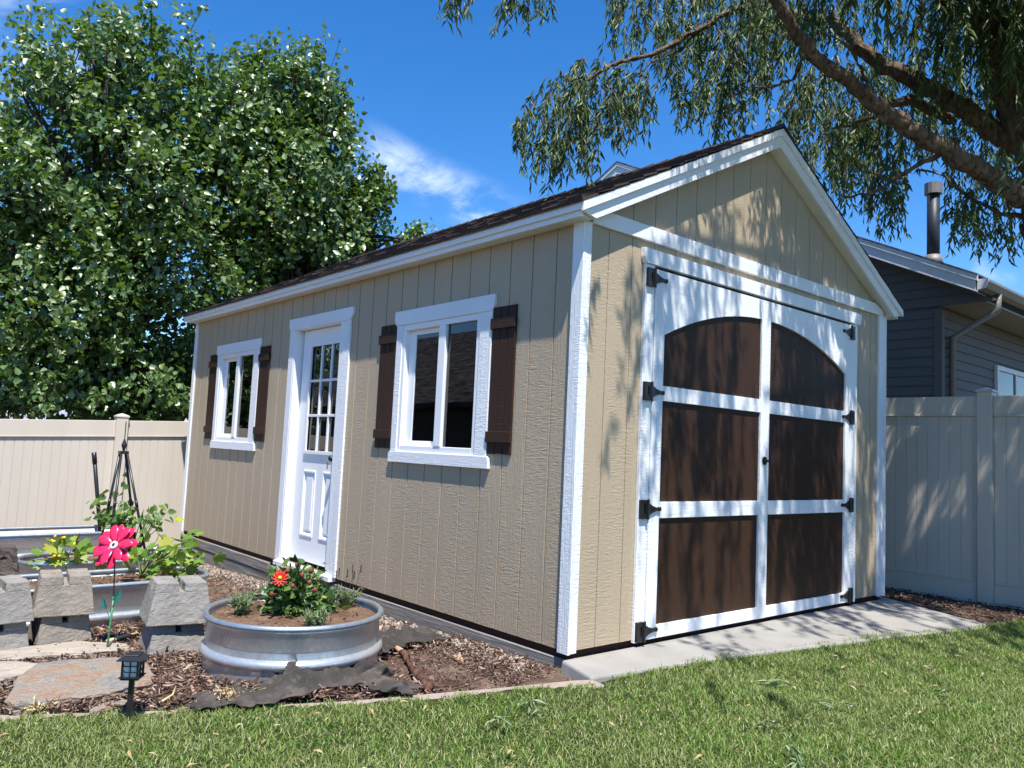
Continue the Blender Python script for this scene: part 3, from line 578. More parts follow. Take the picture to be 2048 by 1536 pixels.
fence_run(rf, (4.95, 6.9), (4.95, -6.0), 1.795, 1.795, -.105, .100, [2.4, 4.85, 7.33, 9.8, 12.3], (-1, 0), rail_h=.17)
# leaning dark board by the shed's far corner
m = MB(); m.hexa([(.30, 6.70, -.3), (.42, 6.70, -.3), (.42, 6.74, -.3), (.30, 6.74, -.3)], [(.16, 6.84, 1.02), (.28, 6.84, 1.0), (.28, 6.88, 1.0), (.16, 6.88, 1.02)]); tag(m.obj('leaning_board', 'plastic_black', bevel=.004), 'dark board leaning on the fence at the far corner of the shed', 'board')
# ------------------------------------------------------------------ neighbour houses
def lap_wall(m, a, b, z0, z1, conv, lap=.128):
    z = z0
    while z < z1-.01:
        t = min(z+lap, z1); m.hexa([conv(a, .0, z), conv(b, .0, z), conv(b, .022, z), conv(a, .022, z)], [conv(a, .0, t), conv(b, .0, t), conv(b, .004, t), conv(a, .004, t)]); z += lap
def right_house():
    h = thing('neighbour_house', 'grey lap-sided house with white rake and dark flue pipe behind the right fence', 'house', (9, 4, -.1))
    XW, Y0, Y1, ZE, PK = 7.8, 1.05, 12.0, 3.25, 6.52
    m = MB(); lap_wall(m, Y0, Y1, -.1, ZE, lambda s, o, z: (XW-o, s, z))
    z = ZE; S = (6.47-3.50)/(PK-.47); hw_ = lambda q: max(.02, PK-.47-(q+.19-3.50)/S)
    while z < 6.2:                                                   # gable laps shrink towards the peak
        t = z+.128; a0, b0, a1, b1 = PK-hw_(z), PK+hw_(z), PK-hw_(t), PK+hw_(t)
        m.hexa([(XW, a0, z), (XW, b0, z), (XW-.022, b0, z), (XW-.022, a0, z)], [(XW, a1, t), (XW, b1, t), (XW-.004, b1, t), (XW-.004, a1, t)]); z = t
    m.obj('gable_wall', 'lap', h)
    m = MB(); lap_wall(m, XW, 18, -.1, 3.239, lambda s, o, z: (s, Y0-o, z)); m.obj('long_wall', 'lap', h)
    MB().box(XW-.03, XW+.06, Y0-.03, Y0+.07, -.1, ZE-.05).obj('corner_board', 'lap', h)
    MB().box(XW+.02, 18, Y0+.01, Y1, -.1, 3.239).obj('inner_core', 'gap', h)
    XF = 7.42; sl = (PK-Y0+.0)/1; 
    S = (6.47-3.50)/(PK-.47)
    def rz(y): return 3.50+S*((y-.47) if y < PK else (2*PK-.47-y))
    r = MB(); r.prism([(.47, rz(.47)+.014), (PK, rz(PK)+.014), (2*PK-.47, rz(.47)+.014), (2*PK-.47, rz(.47)+.034), (PK, rz(PK)+.034), (.47, rz(.47)+.034)], 0, XF-.03, 18.3); ro = r.obj('roof', 'shingle_grey', h)
    for s in (0, 1):
        Yv = (lambda v: v) if s == 0 else (lambda v: 2*PK-v)
        m = MB(); m.prism([(Yv(.48), rz(.48)+.01), (Yv(PK-.0005), rz(PK)+.01), (Yv(PK-.0005), rz(PK)-.20), (Yv(.48), rz(.48)-.20)], 0, XF-.0, XF+.025); m.prism([(Yv(.47), rz(.47)+.012), (Yv(PK-.0005), rz(PK)+.012), (Yv(PK-.0005), rz(PK)-.06), (Yv(.47), rz(.47)-.06)], 0, XF-.02, XF-.0005); m.obj('rake_board', 'lap2', ro, bevel=.003)
    MB().prism([(.50, rz(.5)-.21), (PK, rz(PK)-.21), (2*PK-.5, rz(.5)-.21), (2*PK-.5, rz(.5)-.19), (PK, rz(PK)-.19), (.5, rz(.5)-.19)], 0, XF+.026, XW).obj('soffit', 'lap', ro)
    MB().box(XW, 18, .50, Y0, 3.24, 3.262).obj('eave_soffit', 'gutter', ro)
    g = MB(); g.prism([(.36, 3.46), (.36, 3.43), (.40, 3.36), (.49, 3.34), (.49, 3.46)], 0, XF+.02, 18); go = g.obj('gutter', 'gutter', h)
    MB().prism([(.355, 3.465), (.355, 3.43), (.395, 3.35), (.495, 3.33), (.495, 3.465)], 0, XF+.0, XF+.019).obj('end_cap', 'lap2', go)
    a = Py(1998, 612, .42); b = Py(1965, 640, .45); c = Py(1905, 675, .98); e = Py(1893, 800, .98); m = MB(); m.tube([(a[0], .43, 3.36), (a[0], .43, a[2]-.05), (c[0], .98, c[2]), (c[0], .98, -.1)], .045, 8); m.obj('downspout', 'gutter', go, smooth=True)
    q = Py(1994, 730, 1.0); x0 = q[0]; z1 = q[2]
    w = MB().box(x0, x0+.07, .99, 1.04, 1.0, z1).box(x0+1.6, x0+1.67, .99, 1.04, 1.0, z1).box(x0+.0705, x0+1.5995, .99, 1.04, z1-.07, z1).box(x0+.8, x0+.86, .995, 1.04, 1.0, z1-.0705).obj('window', 'lap2', h, bevel=.004)
    MB().box(x0+.0705, x0+1.5995, 1.015, 1.02, 1.0, z1-.0705).obj('pane', 'glass', w)
    px_, py_ = 8.0, 1.22; zb = rz(py_)-.03; m = MB(); m.tube([(px_, py_, zb), (px_, py_, 4.93)], .080, 18); f_ = m.obj('flue_pipe', 'pipe', h, smooth=True)
    MB().tube([(px_, py_, zb+.02), (px_, py_, zb+.16)], [.13, .098], 18).obj('flashing', 'pipe_cap', f_, smooth=True); MB().tube([(px_, py_, 4.85), (px_, py_, 5.0)], .112, 14).obj('cap', 'pipe_cap', f_)
right_house()
def left_house():                                                   # stands left of the frame; the shed's panes mirror it
    h = thing('neighbour_house', 'shingle-roofed house mirrored in the glass of the shed windows', 'house', (-10, 14, -.4))
    MB().box(-14.5, -8.0, 10.5, 24.0, -.5, 2.05).obj('wall', 'lap', h)
    MB().prism([(-7.5, 2.0), (-7.5, 2.12), (-11.2, 4.62), (-15, 2.12), (-15, 2.0)], 1, 10.0, 24.5).obj('roof', 'shingle_grey', h)
left_house()
# ------------------------------------------------------------------ trees
def twig_leaves(P0, P1, n, L, spread, droop, T, wf, up=.35, face=None):
    # n leaves along each segment P0 to P1
    k = len(P0); t = uni(0, 1, (k, n))[..., None]; P = P0[:, None]+(P1-P0)[:, None]*t+RNG.normal(size=(k, n, 3))*spread
    P = P.reshape(-1, 3); m = len(P); ax = np.repeat(nrm(P1-P0), n, 0); D = nrm(ax*.5+dirs(m)*.8+np.array([0, 0, -droop])); Nn = nrm(dirs(m)*.85+np.array([0, 0, up])+(0 if face is None else np.repeat(face, n, 0)*.75))
    return leaves(P, D, Nn, RNG.uniform(.6, 1.3, m)*L, wf, T)
def broad_tree(name, label, base, blobs, n_twig, seed):
    # blobs: (centre, radii, weight) of the crown; branches sweep up and outwards from the stem into each
    global RNG
    RNG = np.random.default_rng(seed); base = np.array(base, float); root = thing(name, label, 'tree', tuple(base), 'broadleaf trees beyond the fence')
    top = max(c[2]+r[2] for c, r, w in blobs); cx = np.mean([c[:2] for c, r, w in blobs], 0); tm = MB()
    tp = [base+(0, 0, -.1), base+(.02, .0, 1.3), np.array([*(base[:2]*.6+cx*.4), 2.9]), np.array([*cx, top*.62]), np.array([*cx, top-.5])]
    tm.tube(tp, [.19, .15, .125, .07, .02], 10)
    wsum = sum(w for *_, w in blobs); segs0, segs1, faces = [], [], []
    for (c, r, w) in blobs:
        c = np.array(c, float); r = np.array(r, float); n = int(n_twig*w/wsum)
        d = dirs(n); rad = uni(.12, 1, n)**.5; P = c+d*r*rad[:, None]
        P += .16*np.stack([np.sin(P[:, 1]*3.1+P[:, 2]*2.3), np.sin(P[:, 2]*2.7+P[:, 0]*3.3), np.sin(P[:, 0]*2.9+P[:, 1]*2.1)], 1)
        gap = np.sin(P[:, 0]*3.7+P[:, 2]*2.2+seed)*np.sin(P[:, 2]*3.1-P[:, 1]*2.4)+.5*np.sin(P[:, 0]*6.1-P[:, 2]*5.3)*np.sin(P[:, 1]*5.7+P[:, 2]*4.1); kp = (gap > -.52) | (RNG.random(n) < .12); P = P[kp]; d = d[kp]; rad = rad[kp]; n = len(P)
        out = nrm(P-np.array([*cx, top*.45])); ax = nrm(out*.8+np.array([0, 0, .65])+dirs(n)*.45); ln = uni(.22, .50, n)[:, None]*(1+1.1*((rad > .9) & (d[:, 2] > .1) & (RNG.random(n) < .3)))[:, None]
        segs0.append(P-ax*ln*.5); segs1.append(P+ax*ln*.5); faces.append(nrm((P-c)/r+np.array([0, 0, .2])))
        for i in range(7):                                           # limbs
            s = np.array([*(base[:2]*.5+cx*.5), random.uniform(1.4, min(c[2], top*.6))]); e = c+dirs(1)[0]*r*.6; mid = (s+e)/2+np.array([0, 0, .25]); tm.tube([s, mid, e], [.06, .042, .014], 6)
    P0 = np.concatenate(segs0); P1 = np.concatenate(segs1)
    for i in range(0, len(P0), 5): tm.tube([P0[i]-(P1[i]-P0[i])*.6, P1[i]], [.009, .003], 3, cap=False)
    tm.obj('trunk', 'bark_dark', root, smooth=True)
    V, F = twig_leaves(P0, P1, 15, .083, .055, .5, T_HEART, .90, .3, np.concatenate(faces))
    np_mesh('crown', V, [F], 'broad_leaf', root)
# centre points are crown volumes some 10 to 12 m away
def B(a, b, w, rx, rz, wt): return (Wd(a, b, w), (rx/FPX*w, rx/FPX*w, rz/FPX*w), wt)
t1 = [B(285, 150, 10.8, 150, 150, 1.0), B(110, 190, 10.4, 125, 150, .9), B(385, 300, 11.2, 130, 170, 1.0), B(230, 380, 10.5, 215, 190, 1.7), B(40, 430, 10.2, 150, 210, 1.2), B(110, 610, 10.0, 190, 150, 1.3), B(330, 560, 10.9, 150, 140, .8), B(-120, 420, 10.5, 190, 330, 1.6), B(60, 745, 10.2, 190, 80, .8), B(320, 745, 11.0, 120, 85, .6), B(180, 800, 10.6, 240, 55, .9), B(370, 800, 11.2, 60, 60, .25), B(-60, 800, 10., 120, 60, .3)]
broad_tree('broadleaf_tree', 'tall glossy-leaved tree at the left, rising right behind the vinyl fence', (Wd(268, 700, 10.9)[0], Wd(268, 700, 10.9)[1], -.35), t1, 4300, 5)
t2 = [B(560, 215, 11.8, 110, 120, 1.0), B(470, 240, 11.6, 100, 130, .8), B(640, 290, 12.0, 85, 130, .8), B(560, 390, 11.6, 160, 150, 1.7), B(690, 440, 12.0, 72, 110, .7), B(740, 370, 12.3, 34, 60, .2), B(600, 520, 12.0, 170, 110, 1.1), B(500, 560, 11.5, 130, 110, .8), B(800, 478, 12.5, 26, 16, .06), B(420, 690, 12.2, 60, 110, .3), B(700, 560, 12.4, 90, 80, .5)]
broad_tree('broadleaf_tree', 'second glossy-leaved tree, behind the shed roof and right of the taller one', (Wd(560, 700, 12)[0], Wd(560, 700, 12)[1], -.35), t2, 3000, 6)
# the willow: heavy limbs from the right, hanging strands
def willow():
    global RNG
    RNG = np.random.default_rng(21); base = (4.55, -1.75, -.1)
    root = thing('willow_tree', 'willow with heavy ridged limbs and hanging narrow leaves over the shed at the right', 'tree', base)
    tm = MB()
    def limb(px, r0, r1, jit=.012, n=10, twist=.0):
        pts = [Wd(a, b, w) for a, b, w in px]; k = len(pts); fine = []; rad = []
        for i in range(k-1):
            for t in np.linspace(0, 1, 5)[:-1]:
                fine.append(pts[i]*(1-t)+pts[i+1]*t+RNG.normal(size=3)*jit); u = (i+t)/(k-1); rad.append((r0+(r1-r0)*u)*(1+RNG.normal()*.035))
        fine.append(pts[-1]); rad.append(r1); tm.tube(fine, rad, n); return pts
    fork = Wd(2100, 430, 6.4)
    tm.tube([np.array(base)+(0, 0, -.1), np.array(base)+(.0, .05, 1.2), (fork+np.array(base))/2+(.05, 0, .5), fork], [.30, .25, .24, .23], 14)
    tm.tube([fork, Wd(2085, 330, 6.4)], [.2, .15], 12)
    limb([(2110, 430, 6.4), (2040, 392, 6.25), (1960, 340, 6.1), (1900, 305, 6.0), (1850, 276, 5.9), (1800, 246, 5.8), (1745, 207, 5.75), (1700, 162, 5.7), (1635, 122, 5.6), (1590, 62, 5.5), (1545, -5, 5.4), (1500, -90, 5.2)], .085, .032)
    limb([(2110, 330, 6.4), (2040, 288, 6.45), (1990, 260, 6.5), (1930, 222, 6.5), (1870, 182, 6.55), (1800, 146, 6.6), (1740, 112, 6.65), (1690, 70, 6.7), (1660, 30, 6.8)], .10, .045)
    limb([(2090, 340, 6.4), (2040, 240, 6.4), (2012, 155, 6.4), (1990, 80, 6.3), (1962, -10, 6.2), (1930, -120, 6.0)], .155, .085)
    limb([(1620, 40, 7.3), (1530, 12, 7.2), (1450, 27, 7.0), (1405, 55, 6.9), (1340, 90, 6.8), (1300, 112, 6.7), (1245, 122, 6.6), (1200, 141, 6.5), (1165, 168, 6.5), (1120, 205, 6.4)], .035, .009, .006, 6)
    limb([(1395, 60, 6.9), (1360, 100, 6.9), (1310, 120, 6.9), (1260, 160, 6.8), (1200, 185, 6.7)], .014, .006, .006, 5)
    limb([(1900, 300, 6.0), (1850, 322, 6.1), (1800, 352, 6.2), (1760, 378, 6.3), (1735, 388, 6.3), (1690, 394, 6.4)], .024, .009, .006, 6)
    limb([(1780, 368, 6.25), (1755, 350, 6.3), (1725, 342, 6.3)], .013, .006, .004, 5)
    limb([(2080, 432, 6.4), (2000, 427, 6.5), (1940, 395, 6.7), (1890, 352, 6.9), (1840, 340, 7.0)], .02, .008, .006, 6)
    limb([(1965, 60, 6.4), (1925, 35, 6.2), (1870, -10, 6.0), (1800, -60, 5.8)], .045, .02, .006, 7)
    limb([(1735, 170, 5.75), (1725, 140, 5.7), (1695, 90, 5.6), (1660, 70, 5.5)], .016, .006, .004, 5)
    limb([(1745, 208, 5.9), (1820, 200, 6.6), (1900, 240, 7.2)], .03, .05, .006, 7)
    limb([(1600, 130, 5.7), (1585, 160, 5.9), (1560, 170, 6.0), (1500, 175, 6.2), (1450, 200, 6.4)], .014, .006, .005, 5)
    limb([(1760, 230, 6.0), (1700, 250, 6.2), (1650, 262, 6.4)], .014, .006, .005, 5)
    # canopy over the yard in front of the gable (above the frame): limbs that carry the strands that shade it
    for k, (e, rr) in enumerate([((1.0, -1.8, 5.8), .05), ((2.4, -2.2, 6.0), .05), ((3.4, -2.6, 5.6), .05), ((.2, -1.2, 5.4), .035), ((4.0, -3.0, 5.2), .05)]):
        s = fork+(0, 0, .8+.2*k); tm.tube([s, (s*.55+np.array(e)*.45)+(0, 0, .5), np.array(e)], [rr*1.5, rr, rr*.3], 7)
    roughen(tm.obj('trunk', 'willow_bark', root, smooth=True), .028, .05, 2)
    # strand starts
    S = []; Ls = []
    def patch(n, a0, a1, b0, b1, w0, w1, l0, l1, el=True):
        if el:
            q = nrm(RNG.normal(size=(n, 2)))*np.sqrt(uni(0, 1, n))[:, None]; a = (a0+a1)/2+q[:, 0]*(a1-a0)/2; b = (b0+b1)/2+q[:, 1]*(b1-b0)/2
        else: a = uni(a0, a1, n); b = uni(b0, b1, n)
        w = uni(w0, w1, n)
        for i in range(n): S.append(Wd(a[i], b[i], w[i])); Ls.append(random.uniform(l0, l1))
    patch(270, 1500, 2120, -150, 170, 7.0, 9.6, .3, .7, False); patch(90, 1480, 1700, -120, 60, 5.6, 6.6, .2, .45)
    patch(100, 1860, 2100, 60, 330, 7.0, 9.2, .3, .6); patch(7, 1960, 2080, 250, 400, 5.2, 5.9, .15, .3)
    patch(170, 1560, 1900, 110, 270, 6.9, 9.0, .3, .6)
    patch(120, 1590, 1870, 220, 360, 6.6, 8.2, .25, .5)
    patch(105, 1740, 2060, 300, 430, 6.6, 8.2, .2, .45)
    patch(34, 1910, 2070, 390, 470, 6.8, 7.8, .2, .4)
    patch(200, 1230, 1540, -120, 80, 6.8, 8.6, .3, .6, False)
    patch(78, 1330, 1560, 50, 170, 6.6, 8.0, .25, .5)
    patch(36, 1370, 1500, 150, 215, 6.6, 7.4, .25, .4)
    patch(95, 1090, 1320, 110, 230, 6.3, 7.3, .25, .5)
    patch(44, 1025, 1200, 170, 280, 6.3, 6.8, .2, .45)
    patch(24, 1050, 1230, 260, 310, 6.3, 6.7, .2, .35)
    patch(16, 885, 960, -70, -25, 5.2, 5.8, .2, .35); patch(24, 1015, 1110, -70, -10, 5.2, 5.8, .2, .32)
    n0 = len(S)
    for _ in range(16000):                                            # overhead canopy, between the sun and the gable
        x = random.uniform(-.6, 5.4); y = random.uniform(-4.8, -.5); z = random.uniform(4.4, 6.6); L_ = random.uniform(.4, .9)
        gxw = x+.42*(z-2)/1.5*.6; keep = np.interp(x, [-.6, .3, 1.0, 1.8, 3, 5.4], [.06, .16, .36, .58, .66, .42])
        if y < -2.3 and x < 3.0: keep *= .25
        if y < -1.7 and x < 1.5: keep *= .4
        if y < -3.3: keep *= float(np.clip((x-1.6+(y+3.3)*.3)/.6, 0, 1))
        clump = .5+.9*math.sin(x*2.9+y*2.1+1.0)*math.sin(y*3.7-x*1.3+z*.8); keep *= max(.12, clump)
        if random.random() > keep: continue
        q = np.array([x, y, z-L_])-CAM; w = q@CF; a = 1024+FPX*(q@CR)/w; b = 768-FPX*(q@CU)/w
        if b > -30 and (a < 1650 or w < 5.4): continue
        S.append(np.array([x, y, z])); Ls.append(L_)
    def clear(p, l):                                                 # keep the flue pipe's patch of sky open
        for k in (0, .5, 1):
            q = np.array(p)-np.array([0, 0, l*k])-CAM; w = q@CF; a = 1024+FPX*(q@CR)/w; b = 768-FPX*(q@CU)/w
            if 1812 < a < 1898 and 345 < b < 540: return False
        return True
    ok = [clear(p, l) for p, l in zip(S, Ls)]; S = np.array([p for p, o in zip(S, ok) if o]); Ls = np.array([l for l, o in zip(Ls, ok) if o]); n = len(S)
    lean = np.stack([uni(-.5, .15, n), uni(-.35, .35, n)], 1)
    Pl, Dl = [], []; tw = MB(); K = 5
    for i in range(n):
        l = Ls[i]; t = np.linspace(0, 1, K+1); pts = np.stack([S[i, 0]+lean[i, 0]*l*t*(1-.35*t), S[i, 1]+lean[i, 1]*l*t*(1-.35*t), S[i, 2]-l*(.35*t+.65*t*t)], 1); tw.tube(pts, [.0035]*3+[.002]*(K-2), 3, cap=False)
        m = int(l*46); tt = RNG.uniform(.06, 1, m); idx = np.minimum((tt*K).astype(int), K-1); fr = tt*K-idx; p = pts[idx]*(1-fr)[:, None]+pts[idx+1]*fr[:, None]; d = nrm(pts[idx+1]-pts[idx])
        Pl.append(p); Dl.append(d)
    P = np.concatenate(Pl); D = np.concatenate(Dl); m = len(P); sd = dirs(m)
    D2 = nrm(D*.75+sd*.7+np.array([0, 0, -.35])); V, F = leaves(P, D2, dirs(m)+np.array([0, 0, .4]), uni(.066, .115, m), .18, T_LANCE)
    np_mesh('crown', V, [F], 'willow_leaf', root); tw.obj('twigs', 'willow_bark', root, recalc=False)
willow()
# ------------------------------------------------------------------ tanks and troughs
def stadium(cx, cy, hl, r, ang=0.0, n=28):
    pts = []
    if hl == 0: return [(cx+r*math.cos(t), cy+r*math.sin(t), math.cos(t), math.sin(t)) for t in np.linspace(0, 2*math.pi, 96, endpoint=False)]
    for k in range(n+1): t = -math.pi/2+math.pi*k/n; pts.append((hl+r*math.cos(t), r*math.sin(t), math.cos(t), math.sin(t)))
    for k in range(n+1): t = math.pi/2+math.pi*k/n; pts.append((-hl+r*math.cos(t), r*math.sin(t), math.cos(t), math.sin(t)))
    c, s = math.cos(ang), math.sin(ang)
    return [(cx+x*c-y*s, cy+x*s+y*c, nx*c-ny*s, nx*s+ny*c) for x, y, nx, ny in pts]
def tank(label, group, cx, cy, hl, r, zb, zt, rib, ang=0.0, soil=.045, name='stock_tank'):
    t = thing(name, label, 'trough' if hl > 0 else 'planter', (cx, cy, zb), group); path = stadium(cx, cy, hl, r, ang, 40 if hl == 0 else 22); H = zt-zb
    pr = [(-.03, zb), (.004, zb)]
    z = lambda f: zb+H*f
    pr += [(.004, z(.02)), (.002, z(rib-.10)), (.004, z(rib-.075)), (.018, z(rib-.055)), (.023, z(rib-.01)), (.021, z(rib+.035)), (.008, z(rib+.07)), (-.012, z(rib+.09)), (-.017, z(rib+.12)), (-.004, z(rib+.18)), (0, z(rib+.21)), (0, z(.86)), (.006, z(.88)), (.006, z(.90)), (0, zt-.02), (-.004, zt-.02), (-.004, zb+.01)]
    MB().sweep(path, pr).obj('body', 'galv', t, smooth=True)
    rr = .016; MB().sweep(path, [(.004+rr*math.cos(a), zt-rr+rr*math.sin(a)) for a in np.linspace(0, 2*math.pi, 13)]).obj('rim', 'rim_galv', t, smooth=True)
    s = MB(); pin = [(x-nx*.006, y-ny*.006) for x, y, nx, ny in path]; k = len(pin); rings = [1, .93, .8, .62, .42, .2]; vs = []
    c, si = math.cos(ang), math.sin(ang)
    for q in rings:
        for (x, y) in pin:
            dx, dy = x-cx, y-cy; u = dx*c+dy*si; v = -dx*si+dy*c; u2 = u if hl == 0 else (max(-hl, min(hl, u))+(u-max(-hl, min(hl, u)))*q); x2 = cx+(u2*c-v*q*si if hl else dx*q); y2 = cy+(u2*si+v*q*c if hl else dy*q)
            vs.append((x2, y2, zt-soil+(.012*float(sinfield(np.array(x2), np.array(y2), 9, 26))+.015*(1-q))))
    fs = [(i*k+j, i*k+(j+1) % k, (i+1)*k+(j+1) % k, (i+1)*k+j) for i in range(len(rings)-1) for j in range(k)]+[tuple((len(rings)-1)*k+j for j in range(k))] ; s.add(vs, fs).obj('soil', 'soil', t, smooth=True)
    return t
TC = (-1.135, .965)
tank('round galvanised stock tank planter with dahlia in front of the entry door', None, TC[0], TC[1], 0, .455, -.135, .185, .40, name='round_planter')
GT = 'oval galvanised troughs by the fence'
tank('front oval trough of squash leaves right behind the concrete block stacks', GT, -1.90, 2.73, .62, .285, -.20, .125, .34, .03)
tank('short middle oval trough with yellow-flowered plant at its left end', GT, -1.32, 3.93, .36, .30, -.24, .10, .34, .03)
bt = tank('rear oval trough along the fence with a small flag sticker', GT, -1.75, 5.83, .80, .31, -.36, .10, .52, .04, .13)
def sticker():
    c = np.array(Py(72, 1114, 5.52)); d = np.array([math.cos(.04), math.sin(.04), 0]); y = c[1]-.012
    def quad(m, x0, x1, z0, z1, o, skew=0.0): m.add([tuple(c+d*x0+np.array([0, -o, z0])), tuple(c+d*x1+np.array([0, -o, z0])), tuple(c+d*(x1+skew)+np.array([0, -o, z1])), tuple(c+d*x0+np.array([0, -o, z1]))], [(0, 1, 2, 3)])
    m = MB(); quad(m, -.06, .10, -.042, .042, .010); s = m.obj('sticker', 'paper', bt)
    m = MB(); quad(m, -.048, .0, -.006, .032, .0115, .012); m.obj('sticker_field', 'blue', s); m = MB(); quad(m, .01, .07, .024, .034, .0115); quad(m, -.05, .01, -.034, -.022, .0115); m.obj('sticker_stripe', 'redink', s)
sticker()
# ------------------------------------------------------------------ plants
def stemmed(name, label, cat, c, stems, leafT, L, wf, mat, per, group=None, up=.6, droop=.1, jit=.03, tip=False, seed=1):
    # stems: list of end points (absolute); leaves along the upper part of each stem (tip: one big leaf at the end)
    global RNG
    RNG = np.random.default_rng(seed); c = np.array(c, float); root = thing(name, label, cat, tuple(c), group); m = MB(); P, D = [], []; sk = 0
    for e in stems:
        e = np.array(e, float); s = c+np.array([*(RNG.normal(size=2)*.015), 0]); mid = s*.45+e*.55+np.array([0, 0, .12*np.linalg.norm(e[:2]-s[:2])]); sk += 1
        if not tip or sk % 4 == 0: m.tube([s, mid, e], [.005, .004, .0025], 5)
        n = 1 if tip else per; t = np.full(n, 1.0) if tip else RNG.uniform(.25, 1.02, n)
        for q in t:
            p = (1-q)**2*s+2*q*(1-q)*mid+q*q*e; P.append(p+(0 if tip else RNG.normal(size=3)*jit)); D.append((e-s)*np.array([1, 1, .3])/(np.linalg.norm(e-s)+1e-6)+RNG.normal(size=3)*(.25 if tip else .8))
    m.obj('stem', 'stem', root, smooth=True); P = np.array(P); D = nrm(np.array(D)+np.array([0, 0, -droop])); k = len(P)
    V, F = leaves(P, D, nrm(RNG.normal(size=(k, 3))*.42+np.array([-.15, -.35, up])), RNG.uniform(.65, 1.25, k)*L, wf, leafT); np_mesh('foliage', V, [F], mat, root); return root
def flower_head(root, p, r, nrmv, mat='red', mc='yellow', layers=2, n=10):
    nv = nrm(np.array(nrmv, float)); a = nrm(np.cross(nv, (0, 0, 1.))); b = np.cross(nv, a); P, D, Nn, Ls = [], [], [], []
    for l in range(layers):
        for i in range(n):
            t = 2*math.pi*(i+.5*l)/n; d = math.cos(t)*a+math.sin(t)*b; P.append(p+d*r*.12); D.append(d+nv*(.15+.3*l)); Nn.append(nv); Ls.append(r*(1-.2*l))
    V, F = leaves(np.array(P), np.array(D), np.array(Nn), np.array(Ls), .42, T_LANCE); f = np_mesh('flower', V, [F], mat, root); MB().ball(p+nv*r*.12, r*.27, 8, 6).obj('flower_centre', mc, f, smooth=True)
ZS = .15
def dahlia():
    c = np.array([-1.10, 1.02, ZS-.02]); st = []
    r = np.random.default_rng(4)
    for i in range(40): t = r.uniform(0, 6.28); q = r.uniform(.03, .17); st.append(c+np.array([q*math.cos(t), q*math.sin(t), r.uniform(.14, .31)*(1.1-q*2.2)]))
    for i in range(24): t = r.uniform(0, 6.28); q = r.uniform(.12, .21); st.append(c+np.array([q*math.cos(t), q*math.sin(t), r.uniform(.02, .10)]))
    root = stemmed('dahlia', 'leafy dahlia with one open red and yellow flower in the round planter', 'flower', c, st, T_HEART, .050, .75, 'dahlia_leaf', 13, jit=.025, seed=8)
    f = Wd(560, 1156, 4.16); MB().tube([c+(0, 0, .15), f+(.02, .03, -.03)], .003, 5).obj('stem', 'stem', root); flower_head(root, f, .043, (-.5, -.75, .35), n=12)
    for (a, b, w) in [(594, 1130, 4.3), (622, 1141, 4.3), (619, 1165, 4.2), (543, 1188, 4.12), (604, 1150, 4.2), (585, 1172, 4.15), (630, 1180, 4.2), (575, 1142, 4.25)]:
        p = Wd(a, b, w); m = MB(); m.ball(p, .013, 8, 6, 1.15).obj('bud', 'bud', root, smooth=True); MB().tube([c+(0, 0, .12), p], .0022, 4).obj('stem', 'stem', root)
dahlia()
def herb(name, label, cat, c, n, h, rad, L, wf, mat, per, seed, group=None, T=T_LANCE):
    r = np.random.default_rng(seed); c = np.array(c, float); st = []
    for i in range(n): t = r.uniform(0, 6.28); q = rad*math.sqrt(r.uniform(0, 1)); st.append(c+np.array([q*math.cos(t), q*math.sin(t), h*r.uniform(.5, 1.0)]))
    return stemmed(name, label, cat, c, st, T, L, wf, mat, per, group, jit=.008, up=.5, droop=-.4, seed=seed)
GH = 'small herbs in the round planter'
herb('lavender_plant', 'grey-green feathery lavender at the left side of the round planter', 'plant', (-1.38, 1.10, ZS-.015), 24, .13, .075, .030, .22, 'sage_leaf', 14, 31, GH)
herb('lavender_plant', 'small bushy grey-green lavender at the front rim of the round planter', 'plant', (-1.165, .67, ZS-.015), 22, .10, .065, .026, .28, 'sage_leaf', 14, 32, GH)
herb('mint_plant', 'low dark green leafy herb to the right of the dahlia', 'plant', (-.90, 1.12, ZS-.015), 26, .11, .11, .034, .75, 'herb_leaf', 12, 33, GH, T_HEART)
lv = herb('lavender_plant', 'wispy lavender with dark dried flower spikes at the right rim of the planter', 'plant', (-.80, 1.02, ZS-.015), 24, .13, .08, .030, .18, 'sage_leaf', 12, 34, GH)
m = MB()
for i in range(6): c = np.array([-.80+random.uniform(-.06, .06), 1.03+random.uniform(-.06, .06), ZS]); e = c+np.array([random.uniform(-.05, .05), random.uniform(-.05, .05), random.uniform(.19, .25)]); m.tube([c, e], .0015, 4); [m.ball(e-(0, 0, .012*k), .005, 5, 4) for k in range(4)]
m.obj('dried_spikes', 'bark_dark', lv)
def squash(label, cx, cy, z, n, spread, h, L, seed, flowers=(), pxs=None):
    r = np.random.default_rng(seed); c = np.array([cx, cy, z]); st = []
    for i in range(n): t = r.uniform(0, 6.28); q = spread*(.25+.75*r.uniform()); st.append(c+np.array([q*math.cos(t), q*math.sin(t)*.7, h*r.uniform(.35, 1.0)]))
    if pxs: st = [Wd(a, b, w) for a, b, w in pxs]
    root = stemmed('squash_plant', label, 'plant', c, st, T_LOBE, L, 1.0, 'squash_leaf', 1, 'squash plants in the troughs', tip=True, up=.5, seed=seed, droop=.1)
    for p in flowers: m = MB(); [m.ball(np.array(p)+r.normal(size=3)*.012, .011, 6, 5, jit=.2) for k in range(5)]; m.obj('flower', 'yellow', root, smooth=True)
    return root
pxs = [(random.gauss(318, 34), random.gauss(1105, 22), random.uniform(5.3, 5.75)) for _ in range(78)]+[(372, 1112, 5.6), (382, 1125, 5.55), (258, 1130, 5.3), (270, 1118, 5.3), (300, 1150, 5.3), (340, 1145, 5.4)]
